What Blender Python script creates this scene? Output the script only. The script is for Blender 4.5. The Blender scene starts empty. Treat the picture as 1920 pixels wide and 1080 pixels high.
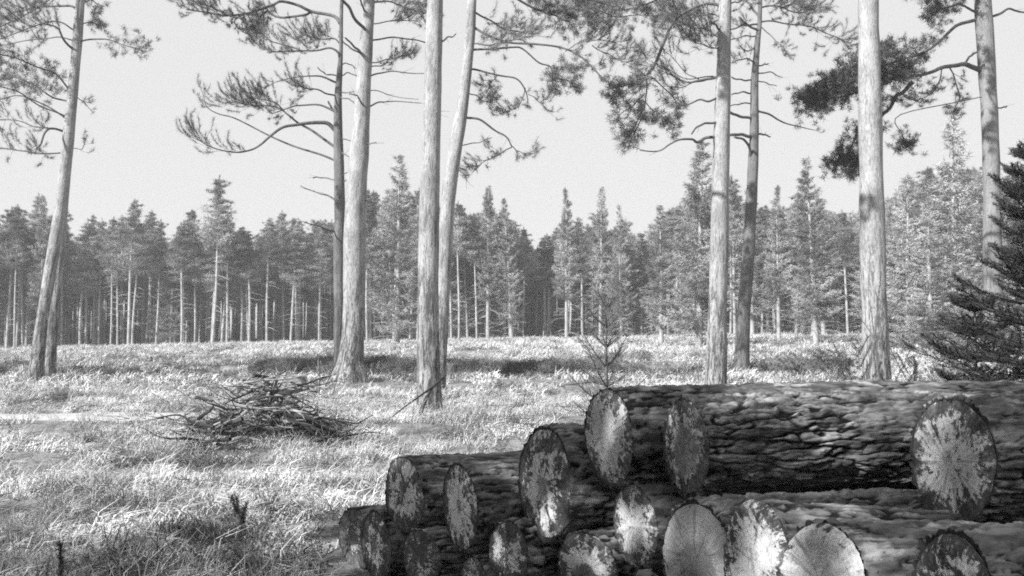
import bpy, math, random
import numpy as np
from mathutils import Vector, Matrix
R = math.radians
rng = np.random.default_rng(7)
random.seed(7)
C = bpy.context.scene.collection
SC = bpy.context.scene

# ------------------------------------------------------------------ camera, light, exposure
F = 1867.0
CAMZ = 1.6
PITCH = math.atan(70 / F)
cam_d = bpy.data.cameras.new("camera")
cam_d.sensor_width = 36.0
cam_d.lens = 36.0 * F / 1920
cam_d.clip_start = 0.05
cam_d.clip_end = 3000
cam_d.dof.use_dof = True
cam_d.dof.focus_distance = 5.6
cam_d.dof.aperture_fstop = 9.0
cam = bpy.data.objects.new("camera", cam_d)
cam.location = (0, 0, CAMZ)
cam.rotation_euler = (math.pi / 2 + PITCH, 0, 0)
C.objects.link(cam)
SC.camera = cam

SUN_AZ = R(50)      # from straight behind the camera towards the left
SUN_EL = R(31)
sdir = Vector((-math.sin(SUN_AZ) * math.cos(SUN_EL), -math.cos(SUN_AZ) * math.cos(SUN_EL), math.sin(SUN_EL)))
w = bpy.data.worlds.new("World")
SC.world = w
w.use_nodes = True
nt = w.node_tree
nt.nodes.clear()
wo = nt.nodes.new("ShaderNodeOutputWorld")
bg = nt.nodes.new("ShaderNodeBackground")
sk = nt.nodes.new("ShaderNodeTexSky")
sk.sky_type = 'NISHITA'
sk.sun_disc = False
sk.sun_elevation = SUN_EL
sk.sun_rotation = math.atan2(sdir.x, sdir.y)
sk.air_density = 1.0
sk.dust_density = 2.0
bw = nt.nodes.new("ShaderNodeRGBToBW")          # black-and-white film
mixs = nt.nodes.new("ShaderNodeMix")
mixs.data_type = 'FLOAT'
mixs.inputs[0].default_value = 0.94              # thin even high cloud over the clear sky
mixs.inputs[3].default_value = 4.3
nt.links.new(sk.outputs[0], bw.inputs[0])
nt.links.new(bw.outputs[0], mixs.inputs[2])
nt.links.new(mixs.outputs[0], bg.inputs[0])
bg.inputs[1].default_value = 0.096
nt.links.new(bg.outputs[0], wo.inputs[0])

sun_d = bpy.data.lights.new("sun", 'SUN')
sun_d.energy = 5.0
sun_d.angle = R(0.6)
sun_d.color = (1, 1, 1)
sun = bpy.data.objects.new("sun", sun_d)
sun.rotation_euler = sdir.to_track_quat('Z', 'Y').to_euler()
sun.location = (-20, -20, 30)
C.objects.link(sun)
SC.view_settings.view_transform = 'Standard'
SC.view_settings.look = 'None'
SC.view_settings.gamma = 1
SC.view_settings.use_curve_mapping = False
SC.view_settings.exposure = 1.0
SC.render.engine = 'CYCLES'
SC.cycles.filter_width = 1.8
SC.cycles.use_denoising = False
SC.cycles.max_bounces = 5
SC.cycles.diffuse_bounces = 3
SC.cycles.transparent_max_bounces = 4
SC.cycles.volume_bounces = 0

def P(px, py, d):
    """point of the place seen at a full-size pixel, d metres ahead"""
    a = (px - 960) / F
    b = (540 - py) / F
    cp, sp = math.cos(PITCH), math.sin(PITCH)
    v = np.array((a, cp - b * sp, sp + b * cp))
    return np.array((0, 0, CAMZ)) + v * (d / v[1])

# ------------------------------------------------------------------ noise
def _h(ix, iy, iz, s):
    n = (ix.astype(np.uint32) * np.uint32(374761393) + iy.astype(np.uint32) * np.uint32(668265263)
         + iz.astype(np.uint32) * np.uint32(2147483647 & 1274126177) + np.uint32(s * 97531 & 0xffffffff))
    n = (n ^ (n >> np.uint32(13))) * np.uint32(1103515245)
    n = (n ^ (n >> np.uint32(15))) * np.uint32(2654435761)
    n = n ^ (n >> np.uint32(16))
    return n.astype(np.float64) / 4294967295.0 * 2 - 1

def noise3(x, y, z, seed=0):
    x = np.asarray(x, float); y = np.asarray(y, float) + 0 * x; z = np.asarray(z, float) + 0 * x
    ix, iy, iz = np.floor(x).astype(np.int64), np.floor(y).astype(np.int64), np.floor(z).astype(np.int64)
    fx, fy, fz = x - ix, y - iy, z - iz
    fx = fx * fx * (3 - 2 * fx); fy = fy * fy * (3 - 2 * fy); fz = fz * fz * (3 - 2 * fz)
    r = 0
    for dx in (0, 1):
        wx = fx if dx else 1 - fx
        for dy in (0, 1):
            wy = fy if dy else 1 - fy
            for dz in (0, 1):
                wz = fz if dz else 1 - fz
                r = r + wx * wy * wz * _h((ix + dx) & 0xffffffff, (iy + dy) & 0xffffffff, (iz + dz) & 0xffffffff, seed)
    return r

def fbm(x, y, z, seed=0, o=4):
    r = 0; a = 1.0; t = 0
    for i in range(o):
        r = r + a * noise3(x * 2 ** i, y * 2 ** i, z * 2 ** i, seed + i * 11); t += a; a *= 0.5
    return r / t

def sstep(a, b, x):
    t = np.clip((x - a) / (b - a), 0, 1)
    return t * t * (3 - 2 * t)

# ------------------------------------------------------------------ mesh building
class MB:
    def __init__(s):
        s.v = []; s.f3 = []; s.f4 = []; s.n = 0; s.a = []
    def add(s, v, f3=None, f4=None, attr=None):
        v = np.asarray(v, float).reshape(-1, 3)
        s.v.append(v)
        if f3 is not None and len(f3): s.f3.append(np.asarray(f3, np.int64).reshape(-1, 3) + s.n)
        if f4 is not None and len(f4): s.f4.append(np.asarray(f4, np.int64).reshape(-1, 4) + s.n)
        s.a.append(v if attr is None else np.asarray(attr, float).reshape(-1, 3))
        s.n += len(v)
    def mesh(s, name, mat, smooth=False, attr=False):
        m = bpy.data.meshes.new(name)
        v = np.concatenate(s.v) if s.v else np.zeros((0, 3))
        f3 = np.concatenate(s.f3) if s.f3 else np.zeros((0, 3), np.int64)
        f4 = np.concatenate(s.f4) if s.f4 else np.zeros((0, 4), np.int64)
        m.vertices.add(len(v)); m.vertices.foreach_set("co", v.astype(np.float32).ravel())
        lo = np.concatenate([f3.ravel(), f4.ravel()]).astype(np.int32)
        m.loops.add(len(lo)); m.loops.foreach_set("vertex_index", lo)
        st = np.concatenate([np.arange(len(f3)) * 3, len(f3) * 3 + np.arange(len(f4)) * 4]).astype(np.int32)
        m.polygons.add(len(st)); m.polygons.foreach_set("loop_start", st)
        if smooth: m.polygons.foreach_set("use_smooth", np.ones(len(st), bool))
        m.update(calc_edges=True)
        if attr:
            at = m.attributes.new("bp", 'FLOAT_VECTOR', 'POINT')
            at.data.foreach_set("vector", np.concatenate(s.a).astype(np.float32).ravel())
        m.materials.append(mat)
        return m
    def build(s, name, mat, parent=None, smooth=False, attr=False, loc=None):
        if loc is not None:
            s.v = [x - np.array(loc) for x in s.v]
        o = bpy.data.objects.new(name, s.mesh(name, mat, smooth, attr))
        if loc is not None: o.location = loc
        C.objects.link(o)
        if parent is not None:
            o.parent = parent
        return o

def tag(o, label=None, cat=None, group=None, kind=None):
    if label: o["label"] = label
    if cat: o["category"] = cat
    if group: o["group"] = group
    if kind: o["kind"] = kind
    return o

def empty(name, loc, label, cat, group=None):
    o = bpy.data.objects.new(name, None)
    o.empty_display_size = 0.3
    o.location = loc
    C.objects.link(o)
    return tag(o, label, cat, group)

def child(mb, name, mat, parent, **k):
    """part of a thing: vertices are in world metres, stored relative to the thing's base"""
    off = np.array(parent.get("_w", tuple(parent.location)))
    mb.v = [x - off for x in mb.v]
    return mb.build(name, mat, parent, **k)

def curve(pts, n):
    """Catmull-Rom through pts (k, m) -> (n, m)"""
    p = np.asarray(pts, float)
    if len(p) == 2:
        t = np.linspace(0, 1, n)[:, None]
        return p[0] * (1 - t) + p[1] * t
    q = np.vstack([2 * p[0] - p[1], p, 2 * p[-1] - p[-2]])
    u = np.linspace(0, len(p) - 1 - 1e-6, n)
    i = np.floor(u).astype(int); t = (u - i)[:, None]
    a, b, c, d = q[i], q[i + 1], q[i + 2], q[i + 3]
    return 0.5 * (2 * b + (c - a) * t + (2 * a - 5 * b + 4 * c - d) * t ** 2 + (3 * b - a - 3 * c + d) * t ** 3)

def frames(c):
    t = np.gradient(c, axis=0)
    t /= np.linalg.norm(t, axis=1)[:, None] + 1e-9
    ref = np.array((0.13, 1.0, 0.21)) if abs(t[0][1]) < 0.9 else np.array((1.0, 0, 0.1))
    u = np.cross(t, ref); u /= np.linalg.norm(u, axis=1)[:, None] + 1e-9
    v = np.cross(t, u)
    return t, u, v

def tube(mb, c, r, seg=6, rough=None, cap=True):
    c = np.asarray(c, float); n = len(c)
    r = np.broadcast_to(np.asarray(r, float), (n,))
    t, u, v = frames(c)
    th = np.linspace(0, 2 * math.pi, seg, endpoint=False)
    ct, st = np.cos(th)[None, :, None], np.sin(th)[None, :, None]
    s = np.concatenate([[0], np.cumsum(np.linalg.norm(np.diff(c, axis=0), axis=1))])
    rr = r[:, None] * np.ones((1, seg))
    if rough is not None:
        rr = rr + rough(th[None, :] + 0 * rr, s[:, None] + 0 * rr, rr)
    vv = c[:, None, :] + rr[:, :, None] * (ct * u[:, None, :] + st * v[:, None, :])
    at = np.stack([r[:, None] * np.cos(th)[None], r[:, None] * np.sin(th)[None], s[:, None] + 0 * rr], axis=2)
    i = np.arange(n - 1)[:, None] * seg; j = np.arange(seg)[None]; k = (j + 1) % seg
    f4 = np.stack([i + j, i + k, i + seg + k, i + seg + j], axis=2).reshape(-1, 4)
    f3 = None
    if cap:
        e = (n - 1) * seg
        f3 = [(e, e + a, e + a + 1) for a in range(1, seg - 1)]
    mb.add(vv.reshape(-1, 3), f3, f4, at.reshape(-1, 3))

def unit(v):
    return v / (np.linalg.norm(v, axis=-1, keepdims=True) + 1e-9)

def needles(mb, pos, dr, L, w_):
    """one thin triangle per needle"""
    n = len(pos)
    if n == 0: return
    pr = unit(np.cross(dr, rng.normal(size=(n, 3))))
    L = np.broadcast_to(L, (n,))[:, None]; w_ = np.broadcast_to(w_, (n,))[:, None]
    v = np.stack([pos - pr * w_ * .5, pos + pr * w_ * .5, pos + dr * L], axis=1).reshape(-1, 3)
    mb.add(v, np.arange(3 * n).reshape(-1, 3))

# ------------------------------------------------------------------ materials (all grey: the photograph is black and white)
class NT:
    def __init__(s, name, rough=0.9, spec=0.2):
        s.m = bpy.data.materials.new(name); s.m.use_nodes = True
        s.t = s.m.node_tree; s.b = s.t.nodes["Principled BSDF"]
        s.b.inputs["Roughness"].default_value = rough
        s.b.inputs["Specular IOR Level"].default_value = spec
    def N(s, t, **k):
        n = s.t.nodes.new(t)
        for a, b in k.items(): setattr(n, a, b)
        return n
    def L(s, a, b): s.t.links.new(a, b)
    def val(s, x, sock):
        if isinstance(x, (int, float)): sock.default_value = x
        else: s.L(x, sock)
    def M(s, op, a, b=0.0, c=None, clamp=False):
        n = s.N("ShaderNodeMath", operation=op, use_clamp=clamp)
        s.val(a, n.inputs[0]); s.val(b, n.inputs[1])
        if c is not None: s.val(c, n.inputs[2])
        return n.outputs[0]
    def smooth(s, x, a, b):
        n = s.N("ShaderNodeMapRange", interpolation_type='SMOOTHSTEP')
        s.val(x, n.inputs[0]); n.inputs[1].default_value = a; n.inputs[2].default_value = b
        return n.outputs[0]
    def noise(s, vec, sc, det=4, ro=.6, dist=0.0):
        n = s.N("ShaderNodeTexNoise")
        s.L(vec, n.inputs["Vector"]); n.inputs["Scale"].default_value = sc
        n.inputs["Detail"].default_value = det; n.inputs["Roughness"].default_value = ro
        n.inputs["Distortion"].default_value = dist
        return n.outputs[0]
    def obj(s): return s.N("ShaderNodeTexCoord").outputs["Object"]
    def attr(s, name="bp"):
        return s.N("ShaderNodeAttribute", attribute_name=name).outputs["Vector"]
    def mapv(s, vec, sc=(1, 1, 1), loc=(0, 0, 0)):
        n = s.N("ShaderNodeMapping"); s.L(vec, n.inputs[0])
        n.inputs["Scale"].default_value = sc; n.inputs["Location"].default_value = loc
        return n.outputs[0]
    def mix(s, f, a, b):
        n = s.N("ShaderNodeMix", data_type='FLOAT')
        s.val(f, n.inputs[0]); s.val(a, n.inputs[2]); s.val(b, n.inputs[3])
        return n.outputs[0]
    def rnd(s): return s.N("ShaderNodeObjectInfo").outputs["Random"]
    def out(s, grey, bump=None, dist=0.01, strength=1.0):
        n = s.N("ShaderNodeCombineColor")
        for i in range(3): s.val(grey, n.inputs[i])
        s.L(n.outputs[0], s.b.inputs["Base Color"])
        if bump is not None:
            b = s.N("ShaderNodeBump"); b.inputs["Distance"].default_value = dist
            b.inputs["Strength"].default_value = strength
            s.L(bump, b.inputs["Height"]); s.L(b.outputs[0], s.b.inputs["Normal"])
        return s.m

def m_plain(name, lo, hi, sc=6.0, rough=.9):
    k = NT(name, rough, 0.1)
    n = k.noise(k.obj(), sc, 3)
    return k.out(k.mix(k.smooth(n, .3, .7), lo, hi))

def m_logbark(name, lo, hi, flake):
    """plate faces are greyer than the fresh dark bark down in the fissures"""
    k = NT(name, .95, .1)
    v = k.attr()
    dep = k.N("ShaderNodeAttribute", attribute_name="dep").outputs["Fac"]
    st = k.mapv(v, (1, 1, .22))
    n1 = k.noise(st, 26, 6, .65, .4)
    n2 = k.noise(v, 5, 5, .7)
    n3 = k.noise(st, 90, 4, .7)
    d2 = k.M('ADD', dep, k.M('MULTIPLY', k.M('SUBTRACT', n3, .5), .7))
    g = k.mix(k.smooth(n1, .35, .68), lo * 1.6, hi)
    g = k.mix(k.smooth(d2, .15, .62), lo * .3, g)  # darkened with crack depth so the fissures read without direct sun
    fl = k.smooth(k.M('ADD', k.M('MULTIPLY', n2, .75), k.M('MULTIPLY', n1, .45)), .60, .74)
    g = k.mix(k.M('MULTIPLY', k.M('MULTIPLY', fl, .85), k.smooth(dep, .4, .9)), g, flake)
    h = k.M('ADD', k.M('MULTIPLY', n1, .7), k.M('MULTIPLY', n3, .4))
    return k.out(g, h, .012, .9)

def m_trunk(name, lo, hi, crack, sc=1.0):
    k = NT(name, .95, .1)
    v = k.attr()
    st = k.mapv(v, (1, 1, .14))
    n1 = k.noise(st, 16 * sc, 6, .72, .8)
    n2 = k.noise(k.mapv(v, (1, 1, .5)), 2.6, 6, .72)
    n3 = k.noise(k.mapv(v, (1, 1, .25)), 50 * sc, 4, .75)
    z = k.N("ShaderNodeSeparateXYZ"); k.L(v, z.inputs[0])
    low = k.M('SUBTRACT', 1.0, k.smooth(z.outputs[2], .3, 5.0))     # thicker, rougher, more fissured bark low on the stem
    g = k.mix(k.smooth(k.M('ADD', k.M('MULTIPLY', n2, .6), k.M('MULTIPLY', n3, .4)), .40, .60), lo, hi)
    cr = k.M('SUBTRACT', 1.0, k.smooth(k.M('SUBTRACT', k.M('ADD', k.M('MULTIPLY', n1, .75), k.M('MULTIPLY', n3, .25)), k.M('MULTIPLY', low, .07)), .38, .50))
    g = k.mix(k.M('MULTIPLY', cr, k.M('ADD', .55, k.M('MULTIPLY', low, .45))), g, crack)
    return k.out(g, k.M('ADD', n1, k.M('MULTIPLY', n3, .5)), .03, .9)

def m_face(name, seed, cover, heart=.35, hx=0., hy=0., hg=.2, pale=.5, mid=.22, dark=.045, blot=1.0):
    """sawn end: pale torn patches with radial fingers over dark stained wood, darker heart"""
    k = NT(name, .8, .25)
    v = k.attr()
    xyz = k.N("ShaderNodeSeparateXYZ"); k.L(v, xyz.inputs[0])
    x, y = xyz.outputs[0], xyz.outputs[1]
    r = k.M('SQRT', k.M('ADD', k.M('MULTIPLY', x, x), k.M('MULTIPLY', y, y)))
    ri = k.M('DIVIDE', 1.0, k.M('MAXIMUM', r, .08))
    def radial(ks, kr, off):
        c = k.N("ShaderNodeCombineXYZ")
        k.val(k.M('ADD', k.M('MULTIPLY', k.M('MULTIPLY', x, ri), ks), off), c.inputs[0])
        k.val(k.M('MULTIPLY', k.M('MULTIPLY', y, ri), ks), c.inputs[1])
        k.val(k.M('MULTIPLY', r, kr), c.inputs[2])
        return c.outputs[0]
    s1 = k.noise(radial(4.5, 1.6, seed * 3.1), 1.0, 4, .62)
    s2 = k.noise(radial(14, 2.6, seed * 5.3), 1.0, 4, .7)
    b1 = k.noise(k.mapv(v, (1, 1, 1), (seed * 2.7, seed, 0)), 2.3, 6, .68, .5)
    b2 = k.noise(k.mapv(v, (1, 1, 1), (seed * 1.7, -seed, 0)), 11, 5, .7)
    m = k.M('ADD', k.M('MULTIPLY', k.M('SUBTRACT', s1, .5), .9), k.M('MULTIPLY', k.M('SUBTRACT', s2, .5), .65))
    m = k.M('ADD', m, k.M('MULTIPLY', k.M('SUBTRACT', b1, .5), 3.1 * blot))
    m = k.M('ADD', m, k.M('MULTIPLY', k.M('SUBTRACT', b2, .5), 1.5))
    m = k.M('ADD', m, k.M('MULTIPLY', k.smooth(r, .4, 1.02), -.5))
    msk = k.smooth(k.M('ADD', m, (cover - 1) * .42 + .12), -.14, .14)
    fine = k.noise(v, 60, 4, .7)
    rings = k.M('SINE', k.M('ADD', k.M('MULTIPLY', r, 85.0), k.M('MULTIPLY', b1, 9.0)))
    crk = k.smooth(k.noise(radial(5, .9, seed * 9.7), 1.0, 2, .4), .395, .37)
    pg = k.mix(k.smooth(k.M('ADD', k.M('MULTIPLY', s2, .5), k.M('MULTIPLY', b2, .5)), .32, .66), pale * .62, pale)
    pg = k.mix(k.M('MULTIPLY', rings, .05), pg, mid)
    dg = k.mix(k.smooth(k.M('ADD', k.M('MULTIPLY', s1, .5), k.M('MULTIPLY', b2, .5)), .42, .66), dark, mid * .75)
    g = k.mix(msk, dg, pg)
    dx = k.M('SUBTRACT', x, hx); dy = k.M('SUBTRACT', y, hy)
    hr = k.M('SQRT', k.M('ADD', k.M('MULTIPLY', dx, dx), k.M('MULTIPLY', dy, dy)))
    hr = k.M('ADD', hr, k.M('MULTIPLY', k.M('SUBTRACT', b1, .5), .55))
    hr = k.M('ADD', hr, k.M('MULTIPLY', k.M('SUBTRACT', s2, .5), .3))
    hm = k.M('SUBTRACT', 1.0, k.smooth(hr, heart - .03, heart + .03))
    g = k.mix(k.M('MULTIPLY', hm, .85), g, k.mix(k.smooth(b2, .3, .7), hg * .7, hg * 1.2))
    g = k.M('MULTIPLY', g, k.M('ADD', .72, k.M('MULTIPLY', fine, .56)))
    g = k.M('MULTIPLY', g, k.M('ADD', 1.0, k.M('MULTIPLY', rings, .10)))
    g = k.M('MULTIPLY', g, k.M('SUBTRACT', 1.0, k.M('MULTIPLY', crk, .35)))
    return k.out(g, k.M('ADD', k.M('MULTIPLY', s2, .6), k.M('ADD', k.M('MULTIPLY', fine, .4), k.M('MULTIPLY', msk, .4))), .01, .7)

def m_foliage(name, lo, hi, sc=1.2, tl=.25):
    k = NT(name, .7, .25)
    g = k.N("ShaderNodeNewGeometry")
    n = k.noise(g.outputs["Position"], sc, 2)
    gr = k.mix(k.smooth(n, .35, .65), lo, hi)
    m = k.out(gr)
    return m

def m_ground():
    k = NT("ground_turf", .95, .1)
    v = k.obj()
    n1 = k.noise(v, .35, 6, .6)
    n2 = k.noise(k.mapv(v, (1, .55, 1)), 3.2, 6, .7, .5)
    n3 = k.noise(v, 22, 5, .75)
    a = k.M('ADD', k.M('MULTIPLY', n1, .3), k.M('ADD', k.M('MULTIPLY', n2, .4), k.M('MULTIPLY', n3, .3)))
    g = k.mix(k.smooth(a, .40, .60), .09, .34)
    return k.out(g, k.M('ADD', n2, n3), .05, .8)

M_ground = m_ground()
M_sap = m_foliage("sapling_twigs", .10, .2, 2.0)
M_grass = m_foliage("dry_grass", .30, .62, 1.1)
M_heather = m_foliage("heather_twigs", .08, .20, 2.0)
M_needle = m_foliage("pine_needles", .09, .21, .8)
M_needle_b = m_foliage("shaded_pine_needles", .035, .08, .8)  # darker copy of the pine needles, shade put into the colour
M_needle_d = m_foliage("dark_spruce_needles", .020, .038, 1.5)  # very dark needles, shade on the right-edge spruce put into the colour
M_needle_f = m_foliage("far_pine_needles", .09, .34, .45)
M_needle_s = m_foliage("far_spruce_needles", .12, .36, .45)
M_needle_p = m_foliage("hazy_spruce_needles", .24, .42, .6)  # paler copy of the spruce needles, haze put into the colour
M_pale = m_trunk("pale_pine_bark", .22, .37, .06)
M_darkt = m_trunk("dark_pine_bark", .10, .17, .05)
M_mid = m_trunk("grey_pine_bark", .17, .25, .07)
M_mid2 = m_trunk("shaded_pine_bark", .11, .17, .05)  # darker copy of the grey bark, the trunk's shade put into its colour
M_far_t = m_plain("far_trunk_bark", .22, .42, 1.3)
M_deadtwig = m_plain("dead_twigs", .25, .42, 5)
M_branch = m_plain("branch_bark", .07, .13, 5)
M_branch_p = m_plain("pale_branch_bark", .2, .32, 5)
M_lb = m_logbark("log_bark", .028, .19, .36)
M_lb2 = m_logbark("log_bark_paler", .045, .24, .44)  # paler copy of the log bark, for some lower logs
M_rim = m_plain("log_bark_rim", .02, .06, 30)
M_stick = m_plain("weathered_sticks", .06, .30, 6)
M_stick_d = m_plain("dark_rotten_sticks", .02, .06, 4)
M_path = m_plain("pale_track", .34, .52, 9)
M_stump = m_plain("stump_wood", .15, .45, 4)

# ------------------------------------------------------------------ ground
def zg(x, y):
    x = np.asarray(x, float); y = np.asarray(y, float)
    s = sstep(10, 72, y)
    z = s * (0.55 + 0.019 * np.clip(x, -40, 50))
    near = sstep(3.0, 8.0, np.hypot(x, y))
    z = z + near * (.05 * fbm(x / 1.3, y / 1.3, 0 * x, 3, 3) + .16 * fbm(x / 6, y / 4, 0 * x, 5, 2)) * (1 - .5 * sstep(40, 70, y))
    # old drainage bank across the clearing
    bank = 31.5 + .03 * x + 1.5 * noise3(x / 9, 0 * x, 0 * x, 9)
    z = z + .24 * np.exp(-((y - bank - .7) / .55) ** 2) - .34 * np.exp(-((y - bank + .5) / .6) ** 2)
    return z

ys = np.concatenate([np.linspace(-60, 2, 40), np.linspace(2.3, 30, 160), np.linspace(30.3, 80, 150), np.geomspace(82, 350, 22)])
xs = np.concatenate([-np.geomspace(350, 41, 22), np.linspace(-40, 40, 330), np.geomspace(41, 350, 22)])
X, Y = np.meshgrid(xs, ys)
Z = zg(X, Y)
mb = MB()
nx, ny = len(xs), len(ys)
ii = (np.arange(ny - 1)[:, None] * nx + np.arange(nx - 1)[None]).ravel()
mb.add(np.stack([X, Y, Z], 2).reshape(-1, 3), None, np.stack([ii, ii + 1, ii + nx + 1, ii + nx], 1))
g = mb.build("ground", M_ground, smooth=True)
tag(g, "rough clearing floor of dry grass and turf", kind="structure")

# pale track, a sheet 12 mm above the turf
def in_track(x, y):
    e = 15.9 + .05 * (x + 8) + .4 * noise3(x / 2.5, 0 * x, 0 * x, 21)
    wdt = 1.7 + .3 * noise3(x / 3., 0 * x, 0 * x, 23)
    right = sstep(-4.7, -6.5, x)
    return np.clip(1 - np.abs(y - e) / (wdt * right + 1e-3), 0, 1) * (right > .02)
tx = np.linspace(-26, -4.9, 90)
e = 16.5 + .05 * (tx + 8) + .4 * noise3(tx / 2.5, 0 * tx, 0 * tx, 21)
wd = (1.1 + .25 * noise3(tx / 3., 0 * tx, 0 * tx, 23)) * sstep(-4.7, -6.5, tx)
mb = MB()
rows = [np.stack([tx, e + wd * k, zg(tx, e + wd * k) + .025 - .035 * abs(k) ** 3], 1) for k in np.linspace(-1, 1, 9)]
ii = (np.arange(8)[:, None] * 90 + np.arange(89)[None]).ravel()
mb.add(np.stack(rows, 0).reshape(-1, 3), None, np.stack([ii, ii + 1, ii + 91, ii + 90], 1))
tag(mb.build("path", M_path, smooth=True), "smooth pale track crossing the clearing at the left", kind="structure")

# ------------------------------------------------------------------ scatter (grass, heather, far wood) by geometry nodes
def scatter(name, pts, idx, scl, rotz, tilt, sources, label, cat):
    m = bpy.data.meshes.new(name)
    n = len(pts)
    m.vertices.add(n); m.vertices.foreach_set("co", np.asarray(pts, np.float32).ravel())
    a = m.attributes.new("pick", 'INT', 'POINT'); a.data.foreach_set("value", np.asarray(idx, np.int32))
    a = m.attributes.new("scl", 'FLOAT', 'POINT'); a.data.foreach_set("value", np.asarray(scl, np.float32))
    a = m.attributes.new("rot", 'FLOAT_VECTOR', 'POINT')
    a.data.foreach_set("vector", np.stack([tilt[0], tilt[1], rotz], 1).astype(np.float32).ravel())
    o = bpy.data.objects.new(name, m); C.objects.link(o)
    tag(o, label, cat, kind="stuff")
    ng = bpy.data.node_groups.new(name, 'GeometryNodeTree')
    ng.interface.new_socket("Geometry", in_out='INPUT', socket_type='NodeSocketGeometry')
    ng.interface.new_socket("Geometry", in_out='OUTPUT', socket_type='NodeSocketGeometry')
    i = ng.nodes.new("NodeGroupInput"); q = ng.nodes.new("NodeGroupOutput")
    j = ng.nodes.new("GeometryNodeJoinGeometry")
    for s in reversed(sources):
        oi = ng.nodes.new("GeometryNodeObjectInfo"); oi.inputs["Object"].default_value = s
        oi.inputs["As Instance"].default_value = True
        ng.links.new(oi.outputs["Geometry"], j.inputs[0])
    ip = ng.nodes.new("GeometryNodeInstanceOnPoints")
    ip.inputs["Pick Instance"].default_value = True
    def na(nm, t):
        x = ng.nodes.new("GeometryNodeInputNamedAttribute"); x.data_type = t; x.inputs["Name"].default_value = nm
        return x.outputs[0]
    ng.links.new(i.outputs[0], ip.inputs["Points"])
    ng.links.new(j.outputs[0], ip.inputs["Instance"])
    ng.links.new(na("pick", 'INT'), ip.inputs["Instance Index"])
    ng.links.new(na("rot", 'FLOAT_VECTOR'), ip.inputs["Rotation"])
    ng.links.new(na("scl", 'FLOAT'), ip.inputs["Scale"])
    ng.links.new(ip.outputs[0], q.inputs[0])
    mod = o.modifiers.new("scatter", 'NODES'); mod.node_group = ng
    return o

def grass_clump(n, h, spread, lay, w_, seed):
    """tangled dry blades: two-segment, bent over"""
    r = np.random.default_rng(seed)
    mb = MB()
    a = r.uniform(0, 2 * math.pi, n)
    b = np.stack([np.cos(a), np.sin(a), 0 * a], 1) * (spread * np.sqrt(r.uniform(0, 1, n)))[:, None]
    d = r.uniform(0, 2 * math.pi, n)
    hd = np.stack([np.cos(d), np.sin(d), 0 * d], 1)
    L = h * r.uniform(.5, 1.3, n)
    ly = np.clip(lay + r.normal(0, .35, n), 0, 1.4)
    m1 = b + hd * (L * .45 * np.sin(ly * .7))[:, None] + np.array((0, 0, 1)) * (L * .55 * np.cos(ly * .7))[:, None]
    t1 = m1 + hd * (L * .6 * np.sin(ly * 1.5 + .3))[:, None] + np.array((0, 0, 1)) * (L * .5 * np.cos(ly * 1.5 + .3))[:, None]
    t1[:, 2] = np.maximum(t1[:, 2], .01)
    p = np.stack([-np.sin(d + .6), np.cos(d + .6), .3 + 0 * d], 1) * w_
    v = np.stack([b - p, b + p, m1 + p * .8, m1 - p * .8, t1], 1)
    i = np.arange(n)[:, None] * 5
    mb.add(v.reshape(-1, 3), i + np.array((3, 2, 4)), i + np.array((0, 1, 2, 3)))
    return mb

def src(name, mb, mat):
    return bpy.data.objects.new(name, mb.mesh(name, mat))

gsrc = [src("grass_blades", grass_clump(46, .20, .16, 1.1, .0035, 1), M_grass),
        src("grass_blades", grass_clump(50, .16, .20, 1.1, .0035, 2), M_grass),
        src("grass_blades", grass_clump(34, .28, .13, .9, .0035, 3), M_grass),
        src("grass_blades", grass_clump(70, .12, .22, 1.2, .004, 4), M_grass)]
gfar = [src("grass_blades", grass_clump(60, .18, .34, 1.15, .012, 5), M_grass),
        src("grass_blades", grass_clump(70, .13, .45, 1.2, .012, 6), M_grass),
        src("grass_blades", grass_clump(44, .26, .25, .9, .011, 7), M_grass)]
def sample(n, y0, y1, side=1.12, pw=1.0):
    u = rng.uniform(0, 1, n)
    y = (y0 ** (2 * pw) + u * (y1 ** (2 * pw) - y0 ** (2 * pw))) ** (1 / (2 * pw))
    x = rng.uniform(-1, 1, n) * (y * .515 * side + 1.5)
    return x, y
def keep_patch(x, y, thr, seed):
    n = fbm(x / 1.1, y / .8, 0 * x, seed, 3) + .6 * fbm(x / .35, y / .3, 0 * x, seed + 5, 2)
    return n > thr
def off_pile(x, y):
    return ~((y < 7.5 + .2 * x) & (x > -1.22 + (6.4 - y) * .3))
pts = []
x, y = sample(30000, 4.5, 24, pw=.55)
k = keep_patch(x, y, .05, 31) & (in_track(x, y) < .1 + .8 * (rng.uniform(0, 1, len(x)) < .12)) & off_pile(x, y)
x, y = x[k], y[k]
n = len(x)
scatter("dry_grass", np.stack([x, y, zg(x, y) - .01], 1), rng.integers(0, 4, n), rng.uniform(.6, 1.35, n),
        rng.uniform(0, 6.28, n), (rng.normal(0, .15, n), rng.normal(0, .15, n)), gsrc,
        "tangled pale dry grass over the near ground", "grass")
x, y = sample(26000, 22, 76, pw=.75)
k = keep_patch(x / 2, y / 2, -.04, 37) & ~((np.abs(y - 31.2 - .03 * x) < .9) & (fbm(x / 5, 0 * x, 0 * x, 55, 2) > -.12))  # gap left in the grass for the strip that imitates a shadow band
x, y = x[k], y[k]
n = len(x)
scatter("far_grass", np.stack([x, y, zg(x, y) - .01], 1), rng.integers(0, 3, n), rng.uniform(.6, 1.4, n),
        rng.uniform(0, 6.28, n), (rng.normal(0, .12, n), rng.normal(0, .12, n)), gfar,
        "pale dry grass over the far part of the clearing", "grass")

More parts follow.
